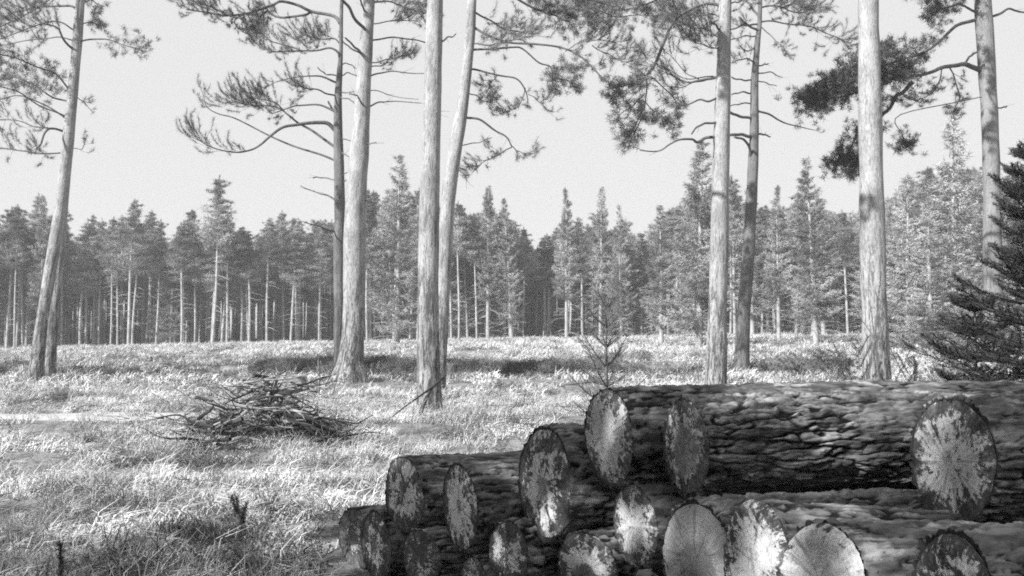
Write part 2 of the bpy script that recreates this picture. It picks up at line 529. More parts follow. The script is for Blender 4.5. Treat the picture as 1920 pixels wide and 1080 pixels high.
def twiggy(n, h, seed):
    r = np.random.default_rng(seed); mb = MB()
    for i in range(n):
        a = r.uniform(0, 6.28); p = np.array((r.normal(0, .09), r.normal(0, .09), 0))
        d = np.array((math.cos(a) * .7, math.sin(a) * .7, r.uniform(.4, 1)))
        L = h * r.uniform(.5, 1.2)
        c = np.stack([p, p + d * L * .5 + r.normal(0, .015, 3), p + d * L + r.normal(0, .03, 3)])
        tube(mb, c, [.004, .003, .0015], 3, cap=False)
        q = c[1] + (c[2] - c[1]) * r.uniform(0, 1, (10, 1))
        needles(mb, q, unit(r.normal(size=(10, 3)) + d), .025, .008)
    return mb
hsrc = [src("heather_sprigs", twiggy(26, .22, 11), M_heather), src("heather_sprigs", twiggy(34, .15, 12), M_heather)]
x, y = sample(15000, 5, 62, pw=.62)
xb = rng.uniform(-24, 18, 5000); yb = 31.2 + .03 * xb + rng.normal(0, .2, 5000)  # dense dark strip added to imitate a shadow band across the clearing
kb = fbm(xb / 5, 0 * xb, 0 * xb, 55, 2) > -.12
x = np.concatenate([x, xb[kb]]); y = np.concatenate([y, yb[kb]])
k = (fbm(x / 1.9, y / 1.0, 0 * x, 77, 3) > .20 + .12 * sstep(9, 14, y) + .06 * sstep(30, 40, y) - .38 * (1 - sstep(6.5, 9.0, y)) - .9 * (np.abs(y - 31.2 - .03 * x) < 1.2)) & (in_track(x, y) < .1) & off_pile(x, y)
x, y = x[k], y[k]; n = len(x)
scatter("heather", np.stack([x, y, zg(x, y)], 1), rng.integers(0, 2, n), rng.uniform(.6, 1.4, n) * (1 + .25 * sstep(10, 40, y)),
        rng.uniform(0, 6.28, n), (0 * x, 0 * x), hsrc, "dark low heather and bramble growing through the grass, with a strip imitating a shadow band", "heather")

tw = MB()
for i in range(9):
    a = random.uniform(0, 6.28); L = random.uniform(.15, .5); b0 = rng.normal(size=3) * .2; b0[2] = abs(b0[2]) * .5
    b1 = b0 + np.array((math.cos(a) * L, math.sin(a) * L, random.uniform(-.03, .18)))
    tube(tw, curve([b0, (b0 + b1) / 2 + rng.normal(size=3) * .03, b1], 5), [.006, .005, .004, .003, .002], 4, cap=False)
tw2 = MB()
for i in range(5):
    b0 = np.array((random.uniform(-.1, .1), random.uniform(-.1, .1), 0)); L = random.uniform(.3, .55)
    tube(tw2, curve([b0, b0 + (random.uniform(-.06, .06), random.uniform(-.06, .06), L * .6), b0 + (random.uniform(-.2, .2), random.uniform(-.2, .2), L)], 5), .0028, 3, cap=False)
x, y = sample(1500, 6.5, 45, pw=.6)
k = off_pile(x, y) & (in_track(x, y) < .1); x, y = x[k], y[k]; n = len(x)
scatter("ground_litter", np.stack([x, y, zg(x, y) + .06], 1), rng.integers(0, 3, n), rng.uniform(.3, .75, n) * (1 + .5 * sstep(9, 16, y)), rng.uniform(0, 6.28, n), (0 * x, 0 * x),
        [src("litter_twigs", tw, M_stick), src("litter_twigs", tw, M_stick_d), src("dead_stalks", tw2, M_deadtwig)], "fallen twigs and dead stalks strewn through the grass", "twigs")

# ------------------------------------------------------------------ logs
def worley(x, y, z, seed):
    """nearest and second nearest feature point, and a random number per cell"""
    ix, iy, iz = np.floor(x).astype(np.int64), np.floor(y).astype(np.int64), np.floor(z).astype(np.int64)
    f1 = np.full(x.shape, 9.); f2 = np.full(x.shape, 9.); idn = np.zeros(x.shape)
    for dx in (-1, 0, 1):
        for dy in (-1, 0, 1):
            for dz in (-1, 0, 1):
                jx, jy, jz = ix + dx, iy + dy, iz + dz
                a, b, c = jx & 0xffffffff, jy & 0xffffffff, jz & 0xffffffff
                px = jx + .5 + .45 * _h(a, b, c, seed); py = jy + .5 + .45 * _h(a, b, c, seed + 1); pz = jz + .5 + .45 * _h(a, b, c, seed + 2)
                d = np.sqrt((px - x) ** 2 + (py - y) ** 2 + (pz - z) ** 2)
                h = _h(a, b, c, seed + 3)
                near = d < f1
                f2 = np.where(near, f1, np.minimum(f2, d)); idn = np.where(near, h, idn); f1 = np.where(near, d, f1)
    return f1, f2, idn

def bark_rel(th, s, r, seed, depth):
    """long scaly plates with deep wavy fissures between them"""
    cx, cy = np.cos(th) * r, np.sin(th) * r
    wx = .034 * fbm(cx * 9, cy * 9, s * 7, seed, 4); wy = .034 * fbm(cx * 9, cy * 9, s * 7, seed + 40, 4)
    wz = .07 * fbm(cx * 11, cy * 11, s * 7, seed + 8, 2)
    f1, f2, h1 = worley((cx + wx) * 27, (cy + wy) * 27, (s + wz) * 4.6 + seed, seed)
    g1, g2, h2 = worley((cx - wx) * 50, (cy + wy) * 50, (s - wz) * 14 + seed, seed + 50)
    cr = (1 - sstep(.02, .22, f2 - f1)) * (.45 + .55 * sstep(-.35, .25, fbm(cx * 8, cy * 8, s * 5, seed + 60, 2))); cr2 = 1 - sstep(.0, .2, g2 - g1)
    d = -depth * cr - .35 * depth * cr2 * (1 - cr) + depth * .32 * h1 * (1 - cr) + depth * .22 * h2 * (1 - cr2)
    return d + depth * .4 * fbm(cx * 50, cy * 50, s * 36, seed + 4, 3) + depth * .5 * fbm(cx * 10, cy * 10, s * 3, seed + 5, 2)

def make_log(cx, cy, hw, hh, d, label, seed, phi=14, slope=0., L=3.6, segs=(104, 112), depth=.016,
             face=None, torn=0., bark=None, taper=.0, squash=1.0):
    al = math.atan2(cx - 960, F)
    ph = R(phi)
    r = hh * d / F
    Cn = P(cx, cy, d)
    a = np.array((math.cos(ph) * math.cos(slope), math.sin(ph) * math.cos(slope), math.sin(slope)))
    u = np.array((-math.sin(ph), math.cos(ph), 0.)); v = np.cross(a, u); v = v if v[2] > 0 else -v
    k = (math.sin(ph + al) - hw / hh) / math.cos(ph + al)
    k = max(-.55, min(.4, k))
    base = tuple(Cn)
    t = empty("log", base, label, "log", "cut logs stacked in the roadside pile")
    nth, ns = segs
    th = np.linspace(0, 2 * math.pi, nth, endpoint=False)
    s = np.linspace(0, 1, ns) ** 1.35 * L
    TH, S = np.meshgrid(th, s)
    rr = r * (1 - taper * S / L) * (1 + .03 * np.sin(2 * TH + seed) + .02 * np.sin(3 * TH + 2 * seed))
    r_sm = rr[0].copy()
    dep = bark_rel(TH, S, r, seed, depth)
    rr = rr + dep + r * .05 * fbm(np.cos(TH) * r * 3, np.sin(TH) * r * 3, S * 1.2, seed + 7, 2) - .004 * np.exp(-S / .01)
    bend = .03 * np.sin(S * 1.1 + seed)
    k_s = k * np.exp(-S / .5) * np.cos(TH) * rr
    pos = (Cn + a * (S + k_s)[..., None] + u * (rr * np.cos(TH))[..., None]
           + v * (rr * np.sin(TH) * squash + bend * (S / L))[..., None])
    at = np.stack([np.cos(TH) * r, np.sin(TH) * r, S + seed], 2)
    mb = MB()
    i = np.arange(ns - 1)[:, None] * nth; j = np.arange(nth)[None]; jj = (j + 1) % nth
    f4 = np.stack([i + jj, i + j, i + nth + j, i + nth + jj], 2).reshape(-1, 4)
    mb.add(pos.reshape(-1, 3), None, f4, at.reshape(-1, 3))
    # bark thickness seen at the near end
    wf = .975 if torn > .015 else .94
    ring0 = pos[0]
    inner_r = r_sm * wf - depth * .35 + r * .012 * fbm(np.cos(th) * 4, np.sin(th) * 4, 0 * th, seed + 3, 3)
    inner = Cn + a * (k * np.cos(th) * inner_r + .004)[:, None] + u * (inner_r * np.cos(th))[:, None] + v * (inner_r * np.sin(th) * squash)[:, None]
    far_c = pos[-1].mean(0)
    bo = child(mb, "bark", bark or M_lb, t, smooth=True, attr=True)
    da = bo.data.attributes.new("dep", 'FLOAT', 'POINT'); da.data.foreach_set("value", np.clip(1 + dep / (1.1 * depth), 0, 1.3).astype(np.float32).ravel())
    mb = MB()
    jn = np.arange(nth); jm = (jn + 1) % nth
    mb.add(np.vstack([ring0, inner]), None, np.stack([jn, jm, nth + jm, nth + jn], 1)[:, ::-1])
    child(mb, "bark_edge", M_rim, t)
    # cut faces
    def disc(rim, cen, sgn, tornk, nr=20):
        rho = np.linspace(0, 1, nr)[1:]
        RR, T2 = np.meshgrid(rho, th, indexing='ij')
        p = cen + (rim - cen)[None] * RR[..., None]
        c1, s1 = RR * np.cos(T2), RR * np.sin(T2)
        z = .004 * fbm(c1 * 6, s1 * 6, 0 * c1 + seed, seed + 9, 3)
        z = z + .003 * fbm(np.cos(T2) * 9, np.sin(T2) * 9, RR * 2, seed + 14, 2) * sstep(.25, .8, RR)
        if tornk:
            fin = fbm(np.cos(T2) * 6.5, np.sin(T2) * 6.5, RR * 2.2, seed + 19, 3)
            z = z + tornk * sstep(.4, .85, RR) * (1 - .8 * sstep(.9, 1, RR)) * (.35 + 1.1 * np.abs(fin)) * sstep(-.6, .5, np.sin(T2) + .3)
            z = z + tornk * .35 * fbm(c1 * 3.5, s1 * 3.5, 0 * c1, seed + 23, 3)
        p = p - a * sgn * (z + .006 * (1 - RR ** 6) + .001)[..., None]
        mb = MB()
        n = nr - 1
        V = np.vstack([cen[None] - a * sgn * .007, p.reshape(-1, 3)])
        A = np.vstack([[0, 0, seed * .1], np.stack([c1, s1, 0 * c1 + seed * .1], 2).reshape(-1, 3)])
        i = 1 + np.arange(n - 1)[:, None] * nth
        f4 = np.stack([i + j, i + jj, i + nth + jj, i + nth + j], 2).reshape(-1, 4)
        f3 = np.stack([0 * jn, 1 + jm, 1 + jn], 1)
        mb.add(V, f3, f4, A)
        return mb
    child(disc(inner, Cn, 1, torn), "cut_face", face, t, smooth=True, attr=True)
    child(disc(pos[-1], far_c, -1, 0, 4), "cut_face", M_far_face, t, smooth=True, attr=True)
    return t

M_far_face = m_face("sawn_end_far", 40, 1.1)
fc = lambda s, c, **k: m_face("sawn_end", s, c, **k)
LOGS = [
 # cx, cy, hw, hh, d, label, seed, kwargs
 (1140, 818, 47, 96, 4.5, "log with the bright whitest sawn end, leftmost of the top row", 1,
  dict(face=fc(1, 1.8, pale=.44, heart=.42, hg=.40, hy=-.1), depth=.016)),
 (1285, 838, 44, 98, 4.08, "long dark top log with a grey heart in its narrow end, right of bright-ended one", 2,
  dict(face=fc(2, 1.0, heart=.55, hx=-.05, hy=-.1, hg=.17, pale=.5), segs=(380, 270), depth=.021, phi=13)),
 (1783, 865, 77, 128, 3.4, "nearest big log at the right, large oval mottled end hanging over the lower logs", 3,
  dict(face=fc(3, 1.25, heart=.16, hx=.1, hy=.05, pale=.54, hg=.26, blot=.9), segs=(330, 230), depth=.019)),
 (1020, 905, 52, 105, 4.95, "log with a patchy star-shaped end, dark lower half, left below the bright-ended log", 4,
  dict(face=fc(4, .95, heart=.22, hx=.05, hy=-.1, hg=.24, pale=.6, blot=1.15))),
 (757, 926, 39, 70, 5.95, "log with a blotchy oval end, leftmost of the second row of the pile", 5,
  dict(face=fc(5, 1.12, heart=.18, hx=.0, hy=.2, hg=.09, pale=.6))),
 (862, 950, 34, 82, 5.45, "log with a tall narrow end and a small dark heart, second row", 6,
  dict(face=fc(6, 1.35, heart=.17, hx=0, hy=.05, hg=.15, pale=.64))),
 (665, 1010, 32, 60, 6.55, "dark-ended log lowest at the far left corner of the pile", 7,
  dict(face=fc(7, .3, heart=.3, hg=.13, pale=.62))),
 (705, 1024, 28, 68, 6.15, "log with a grey streaked end just right of the leftmost corner log", 8,
  dict(face=fc(8, .6, heart=.2, hg=.2, pale=.75))),
 (789, 1047, 38, 58, 5.75, "short-ended lower log with dark face and pale bottom patch, below the blotchy oval one", 9,
  dict(face=fc(9, .6, heart=.4, hy=.15, hg=.08, pale=.55), bark=M_lb2)),
 (952, 1040, 40, 66, 5.1, "lower log with a rough dark speckled end, below the star-ended log", 10,
  dict(face=fc(10, .65, heart=.1, hg=.12, pale=.6, blot=1.3))),
 (888, 1092, 28, 48, 5.35, "small pale-topped log end cut off by the bottom of the photo", 11,
  dict(face=fc(11, .95, heart=.45, hy=-.3, hg=.08, pale=.5))),
 (1190, 985, 44, 80, 4.35, "log with radiating pale streaks in its end, under the bright-ended log", 12,
  dict(face=fc(12, 1.45, heart=.3, hy=-.3, hg=.26, pale=.5))),
 (1102, 1072, 60, 78, 4.7, "log with a two-tone end of pale ring round a dark heart, at the bottom edge", 13,
  dict(face=fc(13, 1.3, heart=.5, hx=.05, hy=-.3, hg=.09, pale=.5))),
 (1308, 1052, 72, 116, 3.6, "big smooth grey-ended log with pale bark under the long dark top log", 14,
  dict(face=fc(14, 3.2, heart=.5, hx=-.02, hy=-.15, hg=.17, pale=.36), segs=(380, 250), bark=M_lb2, depth=.022)),
 (1415, 1056, 60, 124, 3.2, "log with a torn splintered end beside the smooth grey one", 15,
  dict(face=fc(15, 1.5, heart=.3, hx=.1, hy=.1, hg=.45, pale=.6), torn=.022, slope=-.10, segs=(150, 130), bark=M_lb2)),
 (1542, 1098, 78, 122, 2.8, "sunlit log with a brilliant white torn end at the bottom edge", 16,
  dict(face=fc(16, 2.2, heart=.4, hg=.55, hy=.2, pale=.64), torn=.022, slope=-.06, segs=(150, 130), bark=M_lb2)),
 (1790, 1143, 84, 146, 2.45, "streaky-ended log beneath the nearest big log, bottom right", 17,
  dict(face=fc(17, .95, heart=.2, hg=.2, pale=.8, blot=1.2), torn=.01, segs=(150, 130), bark=M_lb2)),
]
for (cx, cy, hw, hh, d, lab, sd, kw) in LOGS:
    make_log(cx, cy, hw, hh, d, lab, sd, **kw)
# bottom row that carries the pile; its ends lie just under the photo's lower edge
base_face = fc(30, 1.0)
for i, (x0, y0, z0, r0) in enumerate([(-.30, 4.70, .15, .14), (.05, 4.28, .20, .19),
                                      (.35, 3.86, .21, .20), (.62, 3.42, .21, .20), (.82, 2.98, .20, .19), (.95, 2.55, .21, .20),
                                      (.75, 3.74, .53, .10), (1.0, 3.0, .55, .15), (1.1, 2.6, .57, .17), (.45, 4.20, .42, .10)]):
    if r0 == 0: continue
    dd = y0
    cxp = 960 + x0 / dd * F; cyp = 610 - (z0 - CAMZ) / dd * F
    make_log(cxp, cyp, .5 * r0 / dd * F, r0 / dd * F, dd, "log in the bottom layer of the pile, under the others", 50 + i,
             segs=(48, 50), face=base_face, depth=.008)

# ------------------------------------------------------------------ pine foliage helpers
def twigs_with_needles(mbw, mbn, c, t0, dens, L, style, updir=.2, nl=.10, nw=.011, twr=.004, bias=(0, 0, 0)):
    """c: limb points (n,3). Grow side twigs from t0 to the tip and put needles on them."""
    c = np.asarray(c)
    seglen = np.linalg.norm(np.diff(c, axis=0), axis=1).sum()
    nt = max(2, int(dens * (1.7 if style == 'wisp' else .85) * (seglen * (1 - t0) + .3)))
    tt, _, _ = frames(c)
    for i in range(nt):
        t = t0 + (1 - t0) * (1 - random.random() ** 1.3)
        f = t * (len(c) - 1); k = min(int(f), len(c) - 2); b = c[k] + (c[k + 1] - c[k]) * (f - k)
        q = rng.normal(size=3)
        if style == 'wisp':
            dv = unit(tt[k] * 1.1 + q * .62 + np.array((0, 0, updir)) + np.array(bias))
            ll = L * random.uniform(.4, 1.3)
            e = [b, b + dv * ll * .5, b + dv * ll * .8 + np.array((0, 0, .12 * ll)) + rng.normal(size=3) * .05 * ll, b + dv * ll + np.array((0, 0, .3 * ll)) + rng.normal(size=3) * .08 * ll]
            cc = curve(e, 6)
            tube(mbw, cc, np.linspace(twr, twr * .4, 6), 3, cap=False)
            m = int(170 * ll)
            u = rng.uniform(.35, 1, m) * 4.999; kk = u.astype(int); pp = cc[kk] + (cc[kk + 1] - cc[kk]) * (u - kk)[:, None]
            dd = unit(unit(cc[kk + 1] - cc[kk]) * .9 + rng.normal(size=(m, 3)) * .6)
            needles(mbn, pp, dd, nl * 1.35 * rng.uniform(.6, 1.3, m), nw * .62)
        else:
            dv = unit(tt[k] * .6 + q * .8 + np.array((0, 0, updir)) + np.array(bias))
            ll = L * random.uniform(.35, 1.1)
            cc = curve([b, b + dv * ll * .55 + rng.normal(size=3) * .05 * ll, b + dv * ll], 5)
            tube(mbw, cc, np.linspace(twr, twr * .6, 5), 3, cap=False)
            for q2 in range(random.randint(2, 4)):
                cen = cc[random.randint(2, 4)] + rng.normal(size=3) * .09
                m = 36
                dd = unit(rng.normal(size=(m, 3)) + dv * .6 + np.array((0, 0, .35)))
                needles(mbn, cen + rng.normal(size=(m, 3)) * .03, dd, nl * 1.2 * rng.uniform(.6, 1.2, m), nw * .95)

def trunk_mesh(poly, d, seg=26, n=90, rough=.035, flare=0.12, top=None):
    p = []
    for (px, py, wd) in poly:
        q = P(px, py, d); p.append((q[0], q[1], q[2], wd / 2 * d / F))
    p = sorted(p, key=lambda q: q[2])
    zb = float(zg(p[0][0], d)) - .12
    x0 = p[0][0] + (p[0][0] - p[1][0]) * (p[0][2] - zb) / max(.3, (p[1][2] - p[0][2]))
    p[0] = (x0, p[0][1], zb, p[0][3])
    if top is not None:
        a, b = p[-2], p[-1]
        dz = top - b[2]
        m = (b[0] + (b[0] - a[0]) / max(.5, b[2] - a[2]) * dz * .35, b[1] + .3, top, .03)
        mid = tuple((b[i] + m[i]) / 2 + (.12 if i == 0 else 0) for i in range(3)) + (b[3] * .62,)
        p += [mid, m]
    c = curve(p, n)
    r = c[:, 3].copy()
    z = c[:, 2] - zb
    r = r * (1 + flare * 1.6 * np.exp(-z / .35)) * (1 + .02 * np.sin(z * 2.3) + .015 * np.sin(z * 5.1))
    return c[:, :3], r

def big_tree(name, label, cat, poly, d, mat, limbs, top=15., flare=.12, seed=0, crown=10, cstart=None, lmat=None, cdens=5., seg=26, fmat=None):
    c, r = trunk_mesh(poly, d, top=top, flare=flare)
    base = c[0].copy(); base[2] += .12
    t = empty(name, tuple(base), label, cat, "tall pines standing in the clearing")
    mb = MB()
    def rough(th, s, rr):
        fl = .16 * rr * np.exp(-s / .45) * np.cos(th * 5 + seed) * flare * 5
        return rr * .05 * fbm(np.cos(th) * 3, np.sin(th) * 3, s * 1.3, seed, 3) + rr * .05 * fbm(np.cos(th) * 9, np.sin(th) * 9, s * 1.6, seed + 5, 2) + fl
    tube(mb, c, r, seg, rough)
    tr = child(mb, "trunk", mat, t, smooth=True, attr=True)
    tr.parent = t
    def near_trunk(z):
        k = int(np.argmin(np.abs(c[:, 2] - z))); return c[k], r[k]
    for li, lb in enumerate(limbs):
        pts, w0, w1, fol = lb[0], lb[1], lb[2], lb[3]
        dz = lb[4] if len(lb) > 4 else random.uniform(-1.3, 1.3)
        off = lb[5] if len(lb) > 5 else 0.
        q = []
        for k, (px, py) in enumerate(pts):
            f = k / (len(pts) - 1)
            q.append(P(px, py, d + off + dz * f))
        q = np.array(q)
        if off == 0:
            tk, tr_ = near_trunk(q[0][2]); q[0] = q[0] * .0 + np.array((tk[0] + np.sign(q[1][0] - tk[0]) * tr_ * .4, tk[1], q[0][2]))
        n = max(6, len(pts) * 4)
        cc = curve(q, n)
        cc = cc + np.stack([0 * cc[:, 0], .03 * np.sin(np.linspace(0, 9, n) + li), .012 * np.sin(np.linspace(0, 14, n) + li * 2)], 1)
        rr = np.linspace(w0, w1, n) / 2 * d / F
        mw = MB(); tube(mw, cc, np.maximum(rr, .005), 7)
        mn = MB()
        if fol:
            t0, dens, L, style = fol[:4]
            twigs_with_needles(mw, mn, cc, t0, dens, L, style, updir=fol[4] if len(fol) > 4 else .25)
        else:
            for _ in range(random.randint(1, 4)):
                k = random.randint(n // 3, n - 2)
                dv = unit((cc[k + 1] - cc[k]) * 10 + rng.normal(size=3) * .4)
                tube(mw, np.array([cc[k], cc[k] + dv * .12, cc[k] + dv * random.uniform(.2, .4) + np.array((0, 0, random.uniform(-.05, .06)))]), [.006, .004, .003], 3, cap=False)
        b = child(mw, "branch", lmat or M_branch, t, smooth=True)
        if mn.n:
            off0 = np.array(t.location); mn.v = [x - off0 for x in mn.v]
            nb = mn.build("needles", fmat or M_needle, b)
    # crown above the frame
    zc = cstart if cstart else P(960, -60, d)[2]
    for k in range(crown):
        f = (k + .5) / crown
        z = zc + (top - zc) * f
        tk, tr_ = near_trunk(z)
        a = k * 2.4 + seed
        ln = (1 - f) * random.uniform(2.2, 3.4) + .8
        dv = np.array((math.cos(a), math.sin(a), .12 + .3 * f))
        q = [tk, tk + dv * ln * .35 + np.array((0, 0, .1)), tk + dv * ln * .7, tk + dv * ln + np.array((0, 0, .25))]
        cc = curve(q, 12)
        mw = MB(); mn = MB()
        tube(mw, cc, np.linspace(.05, .012, 12) * (1.2 - .6 * f), 5)
        twigs_with_needles(mw, mn, cc, .25, cdens, .75, 'clump', nl=.13, nw=.03)
        b = child(mw, "branch", lmat or M_branch, t, smooth=True)
        off0 = np.array(t.location); mn.v = [x - off0 for x in mn.v]
        mn.build("needles", fmat or M_needle, b)
    return t

W = 'wisp'; K = 'clump'
# --- twin leaning pines at the left edge
big_tree("pine_tree", "front one of the twin leaning pale pines at the left edge", "pine tree",
 [(64, 732, 27), (79, 602, 22), (99, 480, 22), (115, 380, 22), (131, 230, 20), (143, 100, 18), (151, 0, 16)], 25, M_pale,
 [([(150, 22), (130, 10), (90, 13), (60, 14), (20, 25)], 5, 2, (.2, 9, .6, W), 1.0),
  ([(133, 95), (120, 75), (108, 52), (80, 45)], 5, 2, (.4, 9, .5, W)),
  ([(134, 75), (115, 71), (90, 71), (50, 76), (10, 84)], 3, 1.5, (.45, 8, .6, W)),
  ([(122, 220), (90, 205), (60, 190), (30, 170), (-10, 160)], 3, 2, (.5, 12, .5, K), -.8),
  ([(124, 192), (95, 180), (60, 158), (20, 140), (-30, 125)], 3.5, 2, (.12, 17, .5, K), .9),
  ([(126, 170), (105, 140), (70, 125), (30, 110), (-20, 95)], 3.5, 2, (.1, 15, .5, K), -.9),
  ([(120, 225), (75, 192), (30, 180), (-20, 190)], 3, 1.5, None),
  ([(112, 250), (100, 240), (85, 250), (75, 270), (68, 280)], 4.5, 3.5, (.3, 5, .45, W)),
  ([(110, 285), (70, 288), (40, 282), (0, 278), (-50, 280)], 3, 2, (.1, 9, .55, W)),
  ([(115, 245), (70, 238), (30, 226), (-20, 222)], 3, 1.5, (.2, 9, .6, W)),
  ([(150, 80), (175, 73), (205, 75), (235, 85), (275, 98)], 3.5, 1.5, (.42, 13, .42, K, -.1)),
  ([(152, 45), (170, 42), (185, 48)], 2.5, 1.5, (.3, 14, .3, K)),
  ([(155, 8), (168, 0), (185, 8)], 2.5, 1.5, (.3, 12, .35, K)),
  ([(144, 180), (158, 192), (172, 210)], 2, 1, (.3, 6, .3, W)),
  ([(140, 275), (150, 280), (160, 270)], 1.5, 1, (.3, 6, .3, W)),
  ([(154, -20), (110, -10), (60, 20), (0, 50), (-50, 60)], 4, 2, (.25, 13, .6, W), 1.5),
  ([(155, -40), (100, -35), (40, -10), (-30, 0)], 4, 2, (.2, 13, .6, K), -1.5),
  ([(140, 60), (110, 40), (60, 50), (0, 75), (-40, 90)], 3, 1, (.3, 13, .6, W), -1.0)], seed=1, top=15)
big_tree("pine_tree", "second of the twin leaning pines at the left edge, right-hand trunk behind the first", "pine tree",
 [(90, 714, 25), (99, 602, 20), (112, 480, 16), (121, 380, 14), (134, 230, 12), (147, 90, 9), (154, 0, 7)], 26.2, M_pale, [], seed=2, top=13.5, crown=7)
# --- centre group
TW = (.35, 14, .6, W)
big_tree("pine_tree", "thin dark pine with many curved side branches, left of the bright thick trunk", "pine tree",
 [(637, 700, 22), (637, 600, 22), (636, 500, 21), (637, 380, 20), (634, 250, 17), (634, 180, 14), (639, 100, 8), (641, 0, 7)], 28.5, M_darkt,
 [([(640, 45), (625, 30), (584, 21), (559, 9), (528, 3), (509, 12), (464, 25), (423, 28), (395, 24), (350, 18)], 7, 3, (.5, 10, .7, W), 1.2),
  ([(584, 21), (570, 28), (542, 33), (514, 29), (500, 19)], 5, 4, (.5, 7, .5, W, .5), .2, .3),
  ([(500, 20), (487, 35), (482, 50)], 4, 2, (.0, 60, .4, W), .1, .8),
  ([(460, 26), (440, 40), (455, 60), (475, 62)], 3, 1, (.0, 20, .45, W), .1, .9),
  ([(425, 28), (400, 15), (370, 5), (330, -8)], 3, 1, (.0, 16, .55, W), .1, .9),
  ([(640, 108), (633, 97), (618, 90), (595, 94), (560, 95), (515, 98), (490, 88), (470, 70)], 5, 1, (.4, 14, .55, W), -.6),
  ([(561, 94), (545, 87), (514, 80), (492, 64)], 4, 1.2, (.1, 10, .5, W), .1, -.4),
  ([(640, 85), (628, 72), (610, 75), (590, 70), (560, 66)], 3, 1, (.2, 22, .55, W), 1),
  ([(630, 155), (615, 148), (595, 143), (575, 142), (540, 148), (510, 156)], 4.5, 1, (.7, 6, .5, W)),
  ([(632, 142), (615, 140), (605, 135), (596, 127)], 3, 2, None),
  ([(630, 181), (612, 175), (595, 168), (575, 165), (550, 160)], 3.5, 2, (.55, 20, .45, W)),
  ([(630, 210), (610, 200), (590, 196), (565, 197), (545, 202), (510, 212)], 4.5, 2, (.55, 9, .4, W)),
  ([(632, 214), (622, 203), (615, 190)], 6, 3, None),
  ([(630, 248), (615, 232), (598, 229), (575, 230), (555, 234), (530, 240), (505, 258), (490, 270), (470, 280), (440, 285), (400, 278), (370, 262)], 8.5, 1.4, (.72, 14, .6, W), -1.0),
  ([(630, 278), (610, 262), (585, 245), (560, 232), (540, 215), (525, 203), (505, 198), (480, 199), (440, 190)], 5.5, 1.5, (.62, 16, .75, W), 1.2),
  ([(540, 215), (510, 190), (470, 185), (420, 195)], 3, 1, (.1, 12, .7, W), .2, .7),
  ([(630, 303), (600, 290), (550, 273), (500, 252), (440, 222), (410, 213), (388, 200), (380, 175)], 4.5, 1, (.8, 4, .5, W), .5),
  ([(630, 338), (605, 333), (587, 333)], 3, 2, None),
  ([(630, 377), (610, 365), (590, 360), (563, 348)], 4, 1.5, None),
  ([(630, 437), (600, 425), (568, 416)], 4, 1.5, None),
  ([(640, 142), (655, 137), (673, 145)], 2.5, 1.5, None), ([(640, 120), (655, 120), (668, 129)], 2.5, 1.5, None),
  ([(640, 175), (655, 173), (664, 172)], 2.5, 1.5, None), ([(640, 183), (655, 186), (665, 195)], 2.5, 1.5, None),
  ([(640, 260), (655, 263), (667, 268)], 2.5, 1.5, None), ([(640, 285), (655, 294)], 3, 1.5, None),
  ([(640, 345), (650, 338), (664, 335)], 2, 1.5, None), ([(640, 330), (652, 322), (668, 300)], 2, 1, None)], seed=3, top=13, crown=7)
big_tree("pine_tree", "thickest bright pine trunk with flared foot, left of the centre pair", "pine tree",
 [(654, 722, 56), (660, 650, 44), (663, 600, 42), (666, 400, 40), (675, 270, 34), (683, 140, 27), (692, 0, 23)], 27, M_pale,
 [([(694, 58), (682, 52), (665, 35), (655, 15), (643, 0), (625, -25)], 6.5, 5, None, -1.5),
  ([(692, 24), (680, 12), (674, -5)], 4, 3, None, -1),
  ([(678, 102), (665, 88), (648, 71)], 5, 3, None, -1.5),
  ([(670, 104), (655, 88), (640, 75)], 3, 2, None, -1.5),
  ([(692, 78), (712, 73), (740, 70), (770, 74), (798, 80)], 3.5, 2.5, None, .6),
  ([(692, 124), (715, 123), (735, 115)], 2.5, 1.5, (.4, 10, .35, W), .6),
  ([(690, 145), (715, 136), (745, 135), (795, 138)], 3.5, 1.5, None, .5),
  ([(690, 118), (715, 115), (740, 108), (765, 104)], 2.5, 1.5, (.45, 26, .35, W), .5),
  ([(688, 202), (710, 193), (730, 190), (790, 193)], 3.5, 1.5, None, .5),
  ([(690, 170), (715, 172), (735, 180), (785, 187)], 2, 1, None, .5),
  ([(692, 48), (715, 42), (750, 38), (790, 42)], 2.5, 1.5, (.3, 8, .4, W), .7),
  ([(694, 5), (725, 2), (750, 10), (780, 22), (800, 40)], 4, 1.5, (.3, 18, .5, W), .5),
  ([(694, -15), (720, -12), (755, -10), (790, 5)], 4, 1.5, (.3, 18, .5, K), -.8),
  ([(684, 202), (676, 190), (668, 178), (655, 177)], 3.5, 2, None, -1.8),
  ([(686, 378), (700, 372), (712, 366)], 3.5, 2, None, -.3), ([(686, 272), (705, 267)], 2.5, 2, None, -.3)],
 seed=4, top=17, flare=.3)
big_tree("pine_tree", "pale straight pine with a sapwood scar at its foot, nearest of the centre pair", "pine tree",
 [(806, 815, 48), (804, 700, 43), (803, 600, 41), (805, 400, 37), (811, 200, 33), (816, 0, 29)], 16.5, M_pale,
 [([(822, 80), (838, 72), (855, 64)], 5, 2, None, -.2), ([(826, 215), (822, 208)], 5, 3, None, -.3)], seed=5, top=13, crown=9, flare=.05)
